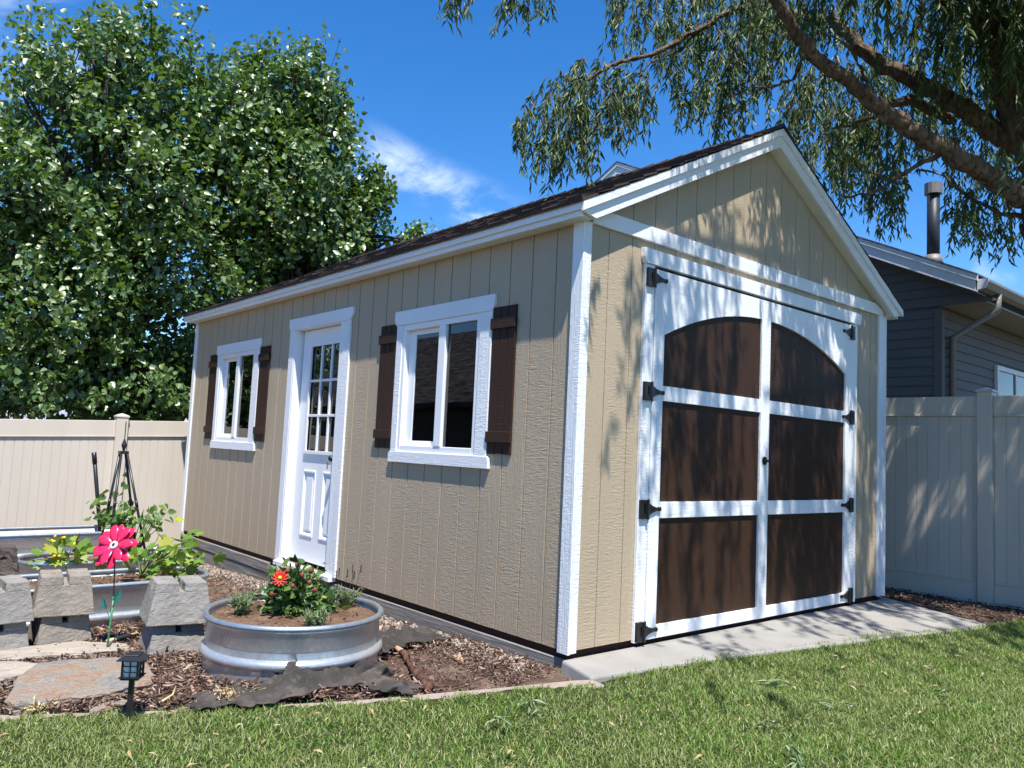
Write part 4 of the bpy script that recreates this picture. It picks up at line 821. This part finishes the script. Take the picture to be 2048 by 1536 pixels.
squash('large pale green squash plant spilling over the right end of the front trough', -1.42, 2.74, .10, 0, 0, 0, .088, 51, pxs=pxs)
pxs = [(random.gauss(130, 24), random.gauss(1108, 12), random.uniform(5.85, 6.25)) for _ in range(30)]+[(90, 1122, 5.9), (138, 1125, 5.85), (112, 1095, 6.), (160, 1100, 6.1), (80, 1127, 5.9)]
squash('small squash plant with yellow blossoms left of the pink metal flower', -1.72, 3.75, .07, 0, 0, 0, .10, 52, [Wd(123, 1079, 6.), Wd(109, 1082, 6.), Wd(150, 1090, 6.1), Wd(110, 1113, 5.85)], pxs=pxs)
def vine():
    r = np.random.default_rng(61); px = []
    for (a, b, sa, sb, n) in [(240, 1028, 22, 14, 50), (285, 1030, 20, 9, 26), (314, 1034, 8, 9, 12), (208, 1008, 10, 12, 12), (250, 1045, 24, 10, 40), (256, 990, 9, 14, 7), (318, 1050, 5, 8, 4), (330, 1012, 5, 3, 2)]: px += [(r.normal(a, sa), r.normal(b, sb), r.uniform(6.4, 6.9)) for _ in range(n)]
    stemmed('climbing_vine', 'green leafy vine growing through the black obelisk trellis', 'plant', (-1.12, 4.05, .06), [Wd(*p) for p in px], T_HEART, .072, .85, 'vine_leaf', 1, tip=True, up=.35, droop=.5, seed=62)
vine()
def obelisk():
    c = np.array([-1.22, 4.0, .05]); top = Wd(247, 905, 6.6); t = thing('garden_obelisk', 'black metal obelisk trellis with pointed finial above the leafy vine', 'trellis', tuple(c))
    for dx, dy in ((-1, -1), (1, -1), (1, 1), (-1, 1)):
        b = c+np.array([dx*.15, dy*.15, 0]); p = top+np.array([dx*.022, dy*.022, 0]); m = MB().tube([b, p], .0105, 8); q = b+(p-b)*.52; m.tube([q-(p-b)*.03, q+(p-b)*.03], .013, 8); m.obj('leg', 'plastic_black', t, smooth=True)
    for f in (.34, ):
        m = MB(); pts = []
        for dx, dy in ((-1, -1), (1, -1), (1, 1), (-1, 1), (-1, -1)): b = c+np.array([dx*.15, dy*.15, 0]); p = top+np.array([dx*.022, dy*.022, 0]); pts.append(b+(p-b)*f)
        for a, b in zip(pts[:-1], pts[1:]): m.tube([a, b], .006, 6)
        m.obj('hoop', 'plastic_black', t)
    m = MB().box(top[0]-.034, top[0]+.034, top[1]-.034, top[1]+.034, top[2]-.012, top[2]+.012); m.tube([top+(0, 0, .01), top+(0, 0, .03), top+(0, 0, .06), top+(0, 0, .085), top+(0, 0, .12)], [.008, .012, .022, .014, .003], 10); m.tube([top+(0, 0, .10), top+(0, 0, .26)], .004, 6); m.obj('finial', 'plastic_black', t)
obelisk()
s0 = Wd(200, 1060, 8.15); s1 = Wd(188, 905, 8.1); m = MB().tube([s0+(s0-s1)*.4, s1], .020, 8); m.tube([s1-(s1-s0)*.14, s1], .024, 8); tag(m.obj('garden_stake', 'plastic_black', smooth=True), 'black pole leaning behind the rear trough, left of the obelisk', 'pole')
def pink_flower():
    b = np.array([-1.87, 1.74, -.17]); c = Wd(232, 1093, 4.47); t = thing('metal_flower', 'pink metal daisy on a thin green stake in front of the troughs', 'garden ornament', tuple(b))
    mid = b*.45+c*.55+np.array([.012, 0, 0]); MB().tube([b, b*.75+c*.25+(.006, 0, 0), mid], .006, 7).obj('stake', 'green_metal', t, smooth=True); MB().tube([mid, c+(0, .01, -.02)], .0035, 6).obj('stem', 'black_metal', t)
    nv = nrm(-CF*.8-CR*.22+np.array([0, 0, .50])); a = nrm(np.cross(nv, (0, 0, 1.))); u = np.cross(nv, a)
    def petal(ang, L, w, lift, base):
        d = math.cos(ang)*a+math.sin(ang)*u; s = np.cross(nv, d); m = MB(); rows = []
        for k, (q, ww) in enumerate([(.12, .22), (.3, .62), (.5, .92), (.7, 1.0), (.86, .78), (.96, .42), (1.0, .08)]):
            ctr = c+d*L*q+nv*(base+lift*math.sin(q*2.2)*L); rows.append([ctr-s*w*ww*.5+nv*.006*ww, ctr, ctr+s*w*ww*.5+nv*.006*ww])
        m.add([p for r_ in rows for p in r_], [(i*3+j, i*3+j+1, (i+1)*3+j+1, (i+1)*3+j) for i in range(6) for j in range(2)]); return m
    for l, (n, L, base, lift, off) in enumerate([(8, .142, -.006, .05, .2), (7, .126, .010, .14, .55)]):
        for i in range(n): petal(off+2*math.pi*i/n+random.uniform(-.06, .06), L*random.uniform(.94, 1.05), .054, lift, base).obj('petal', 'pink', t, smooth=True, solid=.0015)
    m = MB(); R1 = [(.024, .016), (.026, .022), (.020, .028), (.012, .028), (.008, .022)]; vs = []; n = 18
    for r_, h in R1: vs += [c+nv*h+r_*(math.cos(2*math.pi*j/n)*a+math.sin(2*math.pi*j/n)*u) for j in range(n)]
    m.add(vs, [(i*n+j, i*n+(j+1) % n, (i+1)*n+(j+1) % n, (i+1)*n+j) for i in range(4) for j in range(n)]); m.obj('centre_ring', 'grey_enamel', t, smooth=True)
    m = MB(); m.tube([c+nv*.013, c+nv*.025], [.044, .012], 16); m.obj('dark_centre', 'pink_dark', t)
    for sg, hh in ((-1, .44), (1, .50)):
        q = b+(c-b)*hh; V, F = leaves(np.array([q+CR*sg*.02]), np.array([CR*sg*.45+np.array([0, 0, 1.])]), np.array([-CF+CR*sg*.4]), np.array([.075]), .55, T_HEART); l = np_mesh('leaf', V, [F], 'teal', t); MB().tube([q-(0, 0, .05), q+CR*sg*.02], .0025, 5).obj('leaf_stalk', 'green_metal', l)
pink_flower()
# ------------------------------------------------------------------ lantern, blocks, stones
def lantern():
    b = np.array(Pz(257, 1441, -.105)); t = thing('solar_lantern', 'small black solar path lantern on a short post at the lawn edge', 'garden lantern', tuple(b)); an = -.62; c, s = math.cos(an), math.sin(an); h = .052
    top = Wd(263, 1356, np.dot(b-CAM, CF)-.01)[2]
    def Q(x, y, z): return (b[0]+x*c-y*s, b[1]+x*s+y*c, z)
    def bx(m, x0, x1, y0, y1, z0, z1): m.hexa([Q(x0, y0, z0), Q(x1, y0, z0), Q(x1, y1, z0), Q(x0, y1, z0)], [Q(x0, y0, z1), Q(x1, y0, z1), Q(x1, y1, z1), Q(x0, y1, z1)])
    m = MB(); bx(m, -.010, .010, -.010, .010, -.2, top-.008); m.obj('post', 'plastic_black', t, bevel=.002)
    z0 = top; hg = .072; m = MB(); bx(m, -.036, .036, -.036, .036, z0-.008, z0+.004); bx(m, -.042, .042, -.042, .042, z0-.0, z0+.003)
    e = .031
    for x in (-1, 1):
        for y in (-1, 1): bx(m, x*e-.004, x*e+.004, y*e-.004, y*e+.004, z0+.0042, z0+hg)
    for k in (-1, 1):
        bx(m, -.0018, .0018, k*e-.003, k*e+.003, z0+.0042, z0+hg); bx(m, k*e-.003, k*e+.003, -.0018, .0018, z0+.0042, z0+hg)
        for zz in (.33, .66): bx(m, -e+.0045, e-.0045, k*e-.0028, k*e+.0028, z0+hg*zz-.0015, z0+hg*zz+.0015); bx(m, k*e-.0028, k*e+.0028, -e+.0045, e-.0045, z0+hg*zz-.0015, z0+hg*zz+.0015)
    m.obj('cage', 'plastic_black', t); m = MB(); bx(m, -.026, .026, -.026, .026, z0+.005, z0+hg-.002); m.obj('diffuser', 'frost', t)
    m = MB()
    def fr(r0, za, r1, zb_): m.hexa([Q(-r0, -r0, za), Q(r0, -r0, za), Q(r0, r0, za), Q(-r0, r0, za)], [Q(-r1, -r1, zb_), Q(r1, -r1, zb_), Q(r1, r1, zb_), Q(-r1, r1, zb_)])
    fr(.052, z0+hg, .052, z0+hg+.003); fr(.052, z0+hg+.0031, .026, z0+hg+.018); fr(.030, z0+hg+.0182, .027, z0+hg+.022); fr(.027, z0+hg+.0221, .018, z0+hg+.026); m.obj('lantern_roof', 'plastic_black', t)
lantern()
GB = 'concrete pier blocks'
def pier_block(label, x, y, z, ang, base=.30, top=.205, h=.205, mat='block', notch=.030):
    m = MB(); r = random.Random(hash((round(x, 2), round(z, 2))) & 0xffff); f = lambda q: (base+(top-base)*q)/2; hs = h*.78; g = notch/2
    def sq(q, z_): a = f(q); return [(-a, -a, z_), (a, -a, z_), (a, a, z_), (-a, a, z_)]
    m.hexa(sq(0, 0), sq(.08, .02)) if False else None
    q1 = hs/h; A0 = f(.0); m.add(sq(0, 0)+sq(q1, hs), [(3, 2, 1, 0), (4, 5, 6, 7)]+[(i, (i+1) % 4, 4+(i+1) % 4, 4+i) for i in range(4)])
    a, b = f(q1), f(1)
    for sx in (-1, 1):
        for sy in (-1, 1):
            B_ = [(sx*g, sy*g, hs), (sx*a, sy*g, hs), (sx*a, sy*a, hs), (sx*g, sy*a, hs)]; T_ = [(sx*g, sy*g, h), (sx*b, sy*g, h), (sx*b, sy*b, h), (sx*g, sy*b, h)]
            m.add(B_+T_, [(4, 5, 6, 7)]+[(i, (i+1) % 4, 4+(i+1) % 4, 4+i) for i in range(4)])
    o = m.obj('pier_block', mat, bevel=.005); o.location = (x, y, z); o.rotation_euler = (r.uniform(-.02, .02), r.uniform(-.02, .02), ang); return tag(roughen(o, .0065, .022, 4), label, 'concrete block', GB)
def on(a, b, z): q = Pz(a, b, z); return q
q = on(335, 1296, -.15); pier_block('lower grey pier block under the stack nearest the round planter', -1.555, 1.62, -.165, -.10, .325, .255, .205)
pier_block('upper grey pier block of the stack nearest the round planter', -1.55, 1.625, .041, -.16, .345, .262, .225)
pier_block('lower tan pier block of the middle stack, left of the pink flower stake', -2.02, 2.17, -.17, .02, .295, .24, .205, 'block_tan')
pier_block('upper tan pier block of the middle stack, its slot facing forward', -2.02, 2.165, .036, -.14, .315, .25, .22, 'block_tan')
pier_block('lower grey pier block of the stack at the left edge of the picture', -2.36, 2.09, -.17, .1, .30, .24, .205)
pier_block('upper grey pier block of the stack at the left edge of the picture', -2.36, 2.09, .036, .05, .31, .25, .215)
pier_block('small pale block between the troughs, behind the middle block stack', -2.13, 3.12, -.17, .1, .22, .16, .24, 'block_tan')
def rough_block(label, x, y, z, ang, lx, ly, h, taper=.75):
    bm = bmesh.new(); bmesh.ops.create_cube(bm, size=1); bmesh.ops.subdivide_edges(bm, edges=bm.edges[:], cuts=9, use_grid_fill=True); r = np.random.default_rng(int(abs(x*100)))
    for v in bm.verts:
        t = v.co.z+.5; k = 1+(taper-1)*t; v.co.x *= lx*k; v.co.y *= ly*k; v.co.z = t*h; n = r.normal(size=3)*.006
        if 0 < t < 1: v.co += Vector(n)
    me = bpy.data.meshes.new('wall_block'); bm.to_mesh(me); bm.free(); o = finish(me, 'wall_block', 'block_dark'); o.location = (x, y, z); o.rotation_euler = (0, 0, ang); return tag(o, label, 'concrete block', 'rough wall blocks')
QB = Py(10, 1120, 2.30); ZB = Py(10, 1092, 2.30)[2]
rough_block('dark split-face wall block topmost at the left edge, behind the pier blocks', QB[0]-.06, 2.30, ZB-.21, -.1, .27, .20, .21)
rough_block('dark split-face wall block under its twin at the left edge', QB[0]-.06, 2.30, -.17, -.1, .28, .22, ZB-.21+.168, .97)
def flag(label, px, zt, th, mat='flag', g='flagstones in the mulch', seed=1):
    r = np.random.default_rng(seed); P = [Pz(a, b, zt)[:2] for a, b in px]; Q = []
    for i in range(len(P)):
        a, b = P[i], P[(i+1) % len(P)]
        for t in (0, .25, .5, .75): Q.append(a*(1-t)+b*t+r.normal(size=2)*.006)
    n = len(Q); c = np.mean(Q, 0); m = MB(); rings = []
    for k, (s, z) in enumerate([(1.0, zt-th), (1.015, zt-th*.55), (.985, zt-th*.5), (1.0, zt-th*.2), (.99, zt-.004), (.965, zt), (.6, zt+.003), (.25, zt+.002)]): rings.append([(*(c+(q-c)*s+r.normal(size=2)*(.003 if k < 5 else 0)), z+r.normal()*.0015) for q in Q])
    m.add([p for q in rings for p in q], [(i*n+j, i*n+(j+1) % n, (i+1)*n+(j+1) % n, (i+1)*n+j) for i in range(len(rings)-1) for j in range(n)]+[tuple((len(rings)-1)*n+j for j in range(n))]); return tag(m.obj('flagstone', mat), label, 'flagstone', g)
flag('large rust and grey flagstone behind the black lantern', [(8, 1398), (35, 1352), (70, 1326), (130, 1318), (230, 1313), (296, 1324), (312, 1345), (300, 1362), (240, 1378), (180, 1390), (110, 1398), (25, 1407)], -.055, .06, seed=2)
flag('long pale flagstone just in front of the left concrete blocks', [(-60, 1312), (0, 1300), (60, 1291), (160, 1282), (250, 1286), (275, 1296), (205, 1303), (100, 1310), (0, 1320), (-60, 1330)], -.105, .05, 'flag_pale', seed=3)
flag('pale flagstone cut off by the left edge of the picture', [(-80, 1335), (0, 1322), (50, 1322), (82, 1328), (60, 1342), (30, 1352), (0, 1358), (-90, 1375)], -.085, .06, 'flag_pale', seed=4)
flag('small broken slate piece below the large flagstone', [(180, 1412), (225, 1402), (272, 1397), (266, 1407), (215, 1416), (190, 1424)], -.085, .03, seed=5)
# ------------------------------------------------------------------ weed fabric, root, chips
def fabric(label, cx, cy, lx, ly, ang, h, seed, k=14):
    n1, n2 = 80, 60; u = np.linspace(-1, 1, n1); v = np.linspace(-1, 1, n2); U, V_ = np.meshgrid(u, v); r = np.random.default_rng(seed); ph = r.uniform(0, 6.3, 20)
    wob = 1+.22*np.sin(U*4+ph[0])+.14*np.sin(U*10+ph[1])+.05*np.sin(U*23+ph[2]); x = U*lx*(1+.10*np.sin(V_*5+ph[3])+.05*np.sin(V_*13+ph[4])); y = V_*ly*wob
    def ridge(q): return 1-np.abs(q)
    f = ridge(np.sin(k*y+1.6*np.sin(3.4*x+ph[5])+.5*np.sin(11*x+ph[6])+ph[9]))+.55*ridge(np.sin(1.9*k*y+1.5*np.sin(5*x+ph[7])+ph[10]+3*x))+.35*ridge(np.sin(1.3*k*(y*.5+x*.7)+1.2*np.sin(9*y+ph[8])+ph[11]))
    env = np.clip(1.05-np.abs(U)**3, 0, 1)*np.clip(1.02-np.abs(V_)**2.5, 0, 1); big = np.clip(.62+.25*np.sin(U*5.2+ph[17])*np.cos(V_*1.5+ph[18])+.2*np.sin(U*9+ph[19]), .2, 1.0)
    hh = h*env*big*f/1.5; hh = .115*np.tanh(hh/.115); x = x+.3*hh*np.sin(13*y+7*x+ph[2]); y = y+.75*hh*np.sin(6*x+ph[3])
    c, s = math.cos(ang), math.sin(ang); X = cx+x*c-y*s; Y = cy+x*s+y*c; Z = zg(X, Y)+.034+hh
    P = np.stack([X, Y, Z], -1).reshape(-1, 3); i = (np.arange(n2-1)[:, None]*n1+np.arange(n1-1)[None]).ravel(); F = np.stack([i, i+1, i+n1+1, i+n1], 1)
    o = np_mesh('weed_fabric', P, [F], 'fabric', smooth=False); o.modifiers.new('thickness', 'SOLIDIFY').thickness = .003; return tag(o, label, 'landscape fabric', 'crumpled weed fabric around the planter')
def fab_px(label, p0, p1, hw, h, seed, k, z=-.09):
    a = Pz(*p0, z); b = Pz(*p1, z); d = b-a; fabric(label, (a[0]+b[0])/2, (a[1]+b[1])/2, np.linalg.norm(d)/2, hw, math.atan2(d[1], d[0]), h, seed, k)
fab_px('flat scrap of black weed fabric under the straw at the front of the planter', (382, 1412), (575, 1392), .12, .06, 3, 17)
fab_px('crumpled ridge of black weed fabric against the front of the round planter', (530, 1392), (775, 1350), .12, .16, 17, 36)
fab_px('thin tail of weed fabric lying flat on the dirt right of the crumpled ridge', (735, 1372), (832, 1388), .085, .07, 8, 10)
fabric('dusty weed fabric bunched between the round planter and the shed', -.42, 1.02, .28, .15, .15, .12, 5, 20)
fabric('heap of folded dark weed fabric behind the planter, by the front trough', -.80, 2.45, .30, .20, 1.2, .22, 9, 14)
def root_piece():
    t = thing('tree_root', 'twisted reddish piece of dug-up root lying right of the planter', 'root', tuple(Pz(830, 1345, -.1))); px = [(803, 1303), (810, 1312), (822, 1330), (832, 1348), (848, 1362), (852, 1372), (866, 1380)]
    pts = [Pz(a, b, -.085) for a, b in px]; m = MB(); f = []; r = []
    for i in range(len(pts)-1):
        for q in (0, .33, .66): f.append(pts[i]*(1-q)+pts[i+1]*q+RNG.normal(size=3)*.004); r.append(.022*(1+.3*math.sin(i*2.1+q*5))*(1.1 if i > 2 else .8))
    m.tube(f, r, 9).obj('root_body', 'root', t, smooth=True); MB().tube([pts[-2], Pz(905, 1372, -.09), Pz(968, 1356, -.085)], [.008, .006, .003], 5).obj('rootlet', 'root', t); MB().tube([pts[0]-(.0, 0, 0), pts[0]+(-.02, .03, .02)], [.02, .013], 8).obj('cut_end', 'wood_chip', t)
root_piece()
q = Pz(918, 1318, -.09); m = MB(); m.hexa([(q[0]-.03, q[1]-.05, q[2]-.012), (q[0]+.0, q[1]-.06, q[2]-.012), (q[0]+.03, q[1]+.05, q[2]-.012), (q[0]+.0, q[1]+.06, q[2]-.012)], [(q[0]-.03, q[1]-.05, q[2]+.003), (q[0]+.0, q[1]-.06, q[2]+.008), (q[0]+.03, q[1]+.05, q[2]+.016), (q[0]+.0, q[1]+.06, q[2]+.01)]); tag(m.obj('wood_scrap', 'wood_chip', bevel=.003), 'pale flat wood scrap lying on the dirt beside the shed wall', 'wood scrap')
def scatter_chips():
    global RNG
    RNG = np.random.default_rng(71); P = []
    def zone(n, x0, x1, y0, y1, ok):
        x = uni(x0, x1, n); y = uni(y0, y1, n); k = ok(x, y); P.append(np.stack([x[k], y[k]], 1))
    away = lambda x, y: (np.hypot(x-TC[0], y-TC[1]) > .47)
    zone(19000, -3.2, -1.2, .3, 2.45, lambda x, y: (y > by(x)+.11) & away(x, y))
    zone(6500, -1.3, -.02, -.05, 1.0, lambda x, y: (y > by(x)+.12) & away(x, y) & ((x+y*.3 < -.7) | (x > -.4) | (RNG.random(len(x)) < .25)))
    zone(4200, -1.1, -.02, 1.0, 5.6, lambda x, y: away(x, y))
    zone(3200, 3.7, 4.9, -1.25, 1.5, lambda x, y: (y > by(x)+.03) & (x-3.86 > -.31*0) & ((x > 3.9) | (y < -1.0)))
    zone(500, -2.6, -.7, 2.45, 2.98, lambda x, y: (np.abs(y-2.73) < .24)); zone(300, TC[0]-.42, TC[0]+.42, TC[1]-.42, TC[1]+.42, lambda x, y: np.hypot(x-TC[0], y-TC[1]) < .42)
    q = np.concatenate(P); n = len(q); z = zg(q[:, 0], q[:, 1])+uni(.008, .035, n)
    inT = (np.abs(q[:, 1]-2.73) < .25) & (q[:, 0] < -.95) & (q[:, 0] > -2.75); z = np.where(inT, .095, z); inR = np.hypot(q[:, 0]-TC[0], q[:, 1]-TC[1]) < .43; z = np.where(inR, .152, z)
    D = dirs(n)*np.array([1, 1, .35]); Nn = dirs(n)*.5+np.array([0, 0, 1.]); L = RNG.lognormal(math.log(.026), .5, n)*np.where(inR, .5, 1)*np.where((q[:, 0] > -.95) & (q[:, 0] < 1), .6, 1)
    T = (np.array([(-.5, .08, .02), (-.1, .12, -.03), (.45, .05, .10), (.5, -.06, .07), (0, -.11, .0), (-.48, -.06, .04)]), np.array([(0, 1, 4, 5), (1, 2, 3, 4)]))
    V, F = leaves(np.column_stack([q, z]), D, Nn, np.clip(L, .012, .11), 1.0, T); o = np_mesh('bark_chips', V, [F], 'chips'); o.modifiers.new('thickness', 'SOLIDIFY').thickness = .003
    kind(tag(o, 'reddish brown bark chips and dry litter strewn over the bed', 'mulch'), 'stuff')
    # pebbles along the foundation
    n = 2000; x = -np.abs(RNG.normal(0, .14, n))-.02; y = uni(.15, 5.6, n); k = (np.hypot(x-TC[0], y-TC[1]) > .48); x, y = x[k], y[k]; n = len(x); c = np.column_stack([x, y, zg(x, y)+.012])
    t = np.array([(1, 0, 0), (0, 1, 0), (-1, 0, 0), (0, -1, 0), (0, 0, 1), (0, 0, -1), ], float); t2 = np.array([(s1, s2, s3) for s3 in (-.55, .55) for s1, s2 in ((.8, .1), (.1, .8), (-.8, -.1), (-.1, -.8))], float)
    F0 = np.array([(0, 1, 5, 4), (1, 2, 6, 5), (2, 3, 7, 6), (3, 0, 4, 7), (4, 5, 6, 7)]); s = uni(.006, .016, n)[:, None, None]*uni(.7, 1.3, (n, 1, 3)); V = c[:, None]+t2[None]*s+RNG.normal(size=(n, 8, 3))*.0018
    o = np_mesh('pebbles', V.reshape(-1, 3), [(F0[None]+(np.arange(n)*8)[:, None, None]).reshape(-1, 4)], 'pebbles', smooth=True); kind(tag(o, 'pale gravel pebbles along the foot of the shed wall', 'gravel'), 'stuff')
    # straw pile on the fabric and dry tuft on the flagstone
    for (a, b, n, r1, h, lab) in [(462, 1388, 500, .10, .06, 'pile of pale straw on the weed fabric before the planter'), (86, 1402, 160, .055, .05, 'dried grass tuft on the front edge of the large flagstone')]:
        c = Pz(a, b, -.06); P0 = c+RNG.normal(size=(n, 3))*np.array([r1*.55, r1*.35, h*.28]); P0[:, 2] = np.abs(P0[:, 2]-c[2])+c[2]-.03; V, F = leaves(P0, dirs(n)*np.array([1, 1, .45]), dirs(n), uni(.02, .06, n), .07, T_LANCE); kind(tag(np_mesh('straw', V, [F], 'straw'), lab, 'straw'), 'stuff')
    # loose twigs
    for i, (p, lab) in enumerate([([(320, 1405), (345, 1390), (352, 1372)], 'pale forked twig on the mulch right of the lantern'), ([(296, 1395), (325, 1388), (348, 1380)], 'thin straight twig on the mulch in front of the planter'), ([(214, 1283), (250, 1272), (276, 1266)], 'split stick of light wood between the two block stacks')]):
        pts = [Pz(a, b, -.075-.03*(i == 2)) for a, b in p]; m = MB().tube(pts, [.006, .005, .003] if i < 2 else [.012, .010, .006], 6); tag(m.obj('twig', 'straw' if i != 1 else 'root', smooth=True), lab, 'twig', 'loose twigs on the mulch')
scatter_chips()
# ------------------------------------------------------------------ lawn grass and fallen sprigs
def grass():
    global RNG
    RNG = np.random.default_rng(81)
    def pts(n, x0, x1, y0, y1): x = uni(x0, x1, n); y = uni(y0, y1, n); return x, y
    X, Y = [], []
    for n, x0, x1, y0, y1 in [(430000, -3.0, 4.88, -2.6, 1.0), (60000, -6, 4.88, -7, 3)]:
        x, y = pts(n, x0, x1, y0, y1); k = (y < by(x)+.02+.03*np.sin(x*23)+.02*np.sin(x*57)+.05*np.clip((-1.0-x)/.4, 0, 1)); x, y = x[k], y[k]
        q = np.stack([x-CAM[0], y-CAM[1], -.1-CAM[2]+0*x], 1); w = q@CF; a = 1024+FPX*(q@CR)/np.maximum(w, .01); b = 768-FPX*(q@CU)/np.maximum(w, .01)
        if n > 100000: k = (w > 1) & (a > -200) & (a < 2250) & (b < 1720); x, y = x[k], y[k]
        X.append(x); Y.append(y)
    x = np.concatenate(X); y = np.concatenate(Y); n = len(x); z = zl(x, y)
    tuft = .75+.35*sinfield(x, y, 12, 9)+.2*sinfield(x, y, 13, 30); L = uni(.015, .048, n)*np.clip(tuft, .45, 1.3); edge = np.exp(-np.abs(y-by(x))/.06); L = L*(1+.45*edge*RNG.random(n))
    az = uni(0, 2*math.pi, n)+1.2*sinfield(x, y, 14, 7); tilt = np.abs(RNG.normal(.65, .42, n)); d = np.stack([np.cos(az)*np.sin(tilt), np.sin(az)*np.sin(tilt), np.cos(tilt)], 1); s = np.stack([-np.sin(az), np.cos(az), 0*az], 1)
    s = nrm(s+RNG.normal(size=(n, 3))*.5*np.array([1, 1, 0])); P = np.stack([x, y, z], 1); wd = uni(.0010, .0023, n)[:, None]; g = np.array([0, 0, -1.])
    bend = (L*uni(.05, .40, n))[:, None]; o = np.stack([np.cos(az), np.sin(az), -.55+0*az], 1); L = L[:, None]
    m1 = P+d*L*.5+o*bend*.25; m2 = P+d*L+o*bend
    V = np.stack([P-s*wd, P+s*wd, m1+s*wd*.85, m1-s*wd*.85, m2], 1).reshape(-1, 3); i = np.arange(n)*5
    F4 = np.stack([i, i+1, i+2, i+3], 1); F3 = np.stack([i+3, i+2, i+4], 1); o = np_mesh('lawn_grass', V, [F4, F3], 'grass'); kind(tag(o, 'mown green lawn grass in the foreground', 'grass'), 'stuff')
    k = 700; x = uni(-2.6, 4.6, k); y = uni(-2.4, .5, k); c = y < by(x)-.03; x, y = x[c], y[c]; k = len(x); V, F = leaves(np.stack([x, y, zg(x, y)+uni(.02, .05, k)], 1), dirs(k)*np.array([1, 1, .3]), dirs(k)*.5+np.array([0, 0, 1.]), uni(.015, .05, k), .3, T_LANCE)
    kind(tag(np_mesh('leaf_litter', V, [F], 'dry_leaf'), 'dry leaf scraps scattered over the lawn', 'leaf litter'), 'stuff')
    G = 'fallen willow sprigs on the lawn'
    for (a, b, n, ln, lab) in [(1062, 1410, 16, .16, 'pale fallen willow sprig on the lawn before the shed corner'), (1000, 1440, 8, .12, 'small fallen sprig left of the corner sprig, on the grass'), (1250, 1347, 12, .16, 'fallen willow sprig lying at the front edge of the concrete apron'), (1560, 1365, 9, .10, 'small fallen sprig on the lawn in front of the barn doors'), (1590, 1512, 20, .26, 'longest fallen willow sprig, near the bottom of the picture'), (1888, 1382, 6, .08, 'pale little fallen sprig in the shade at the right of the lawn'), (1530, 1445, 7, .09, 'grey-green fallen sprig in the middle of the lawn'), (1655, 1402, 4, .09, 'two-leaved fallen sprig right of the lawn middle')]:
        c = Pz(a, b, -.055); r = np.random.default_rng(a); an = r.uniform(0, 6.28); ax = np.array([math.cos(an), math.sin(an), 0]); t = thing('fallen_sprig', lab, 'sprig', tuple(c), G)
        MB().tube([c-ax*ln/2, c+np.array([0, 0, .012]), c+ax*ln/2], .0022, 4).obj('twig', 'stem', t); u = r.uniform(-.5, .5, n); P = c+ax*ln*u[:, None]+r.normal(size=(n, 3))*np.array([.012, .012, .004])+np.array([0, 0, -.004]); sd = r.normal(size=(n, 3))*np.array([.55, .55, .12])
        V, F = leaves(P, ax*.9+sd, r.normal(size=(n, 3))*.5+np.array([0, 0, 1.]), r.uniform(.045, .085, n), .17, T_LANCE); np_mesh('leaves', V, [F], 'fallen_leaf', t)
grass()
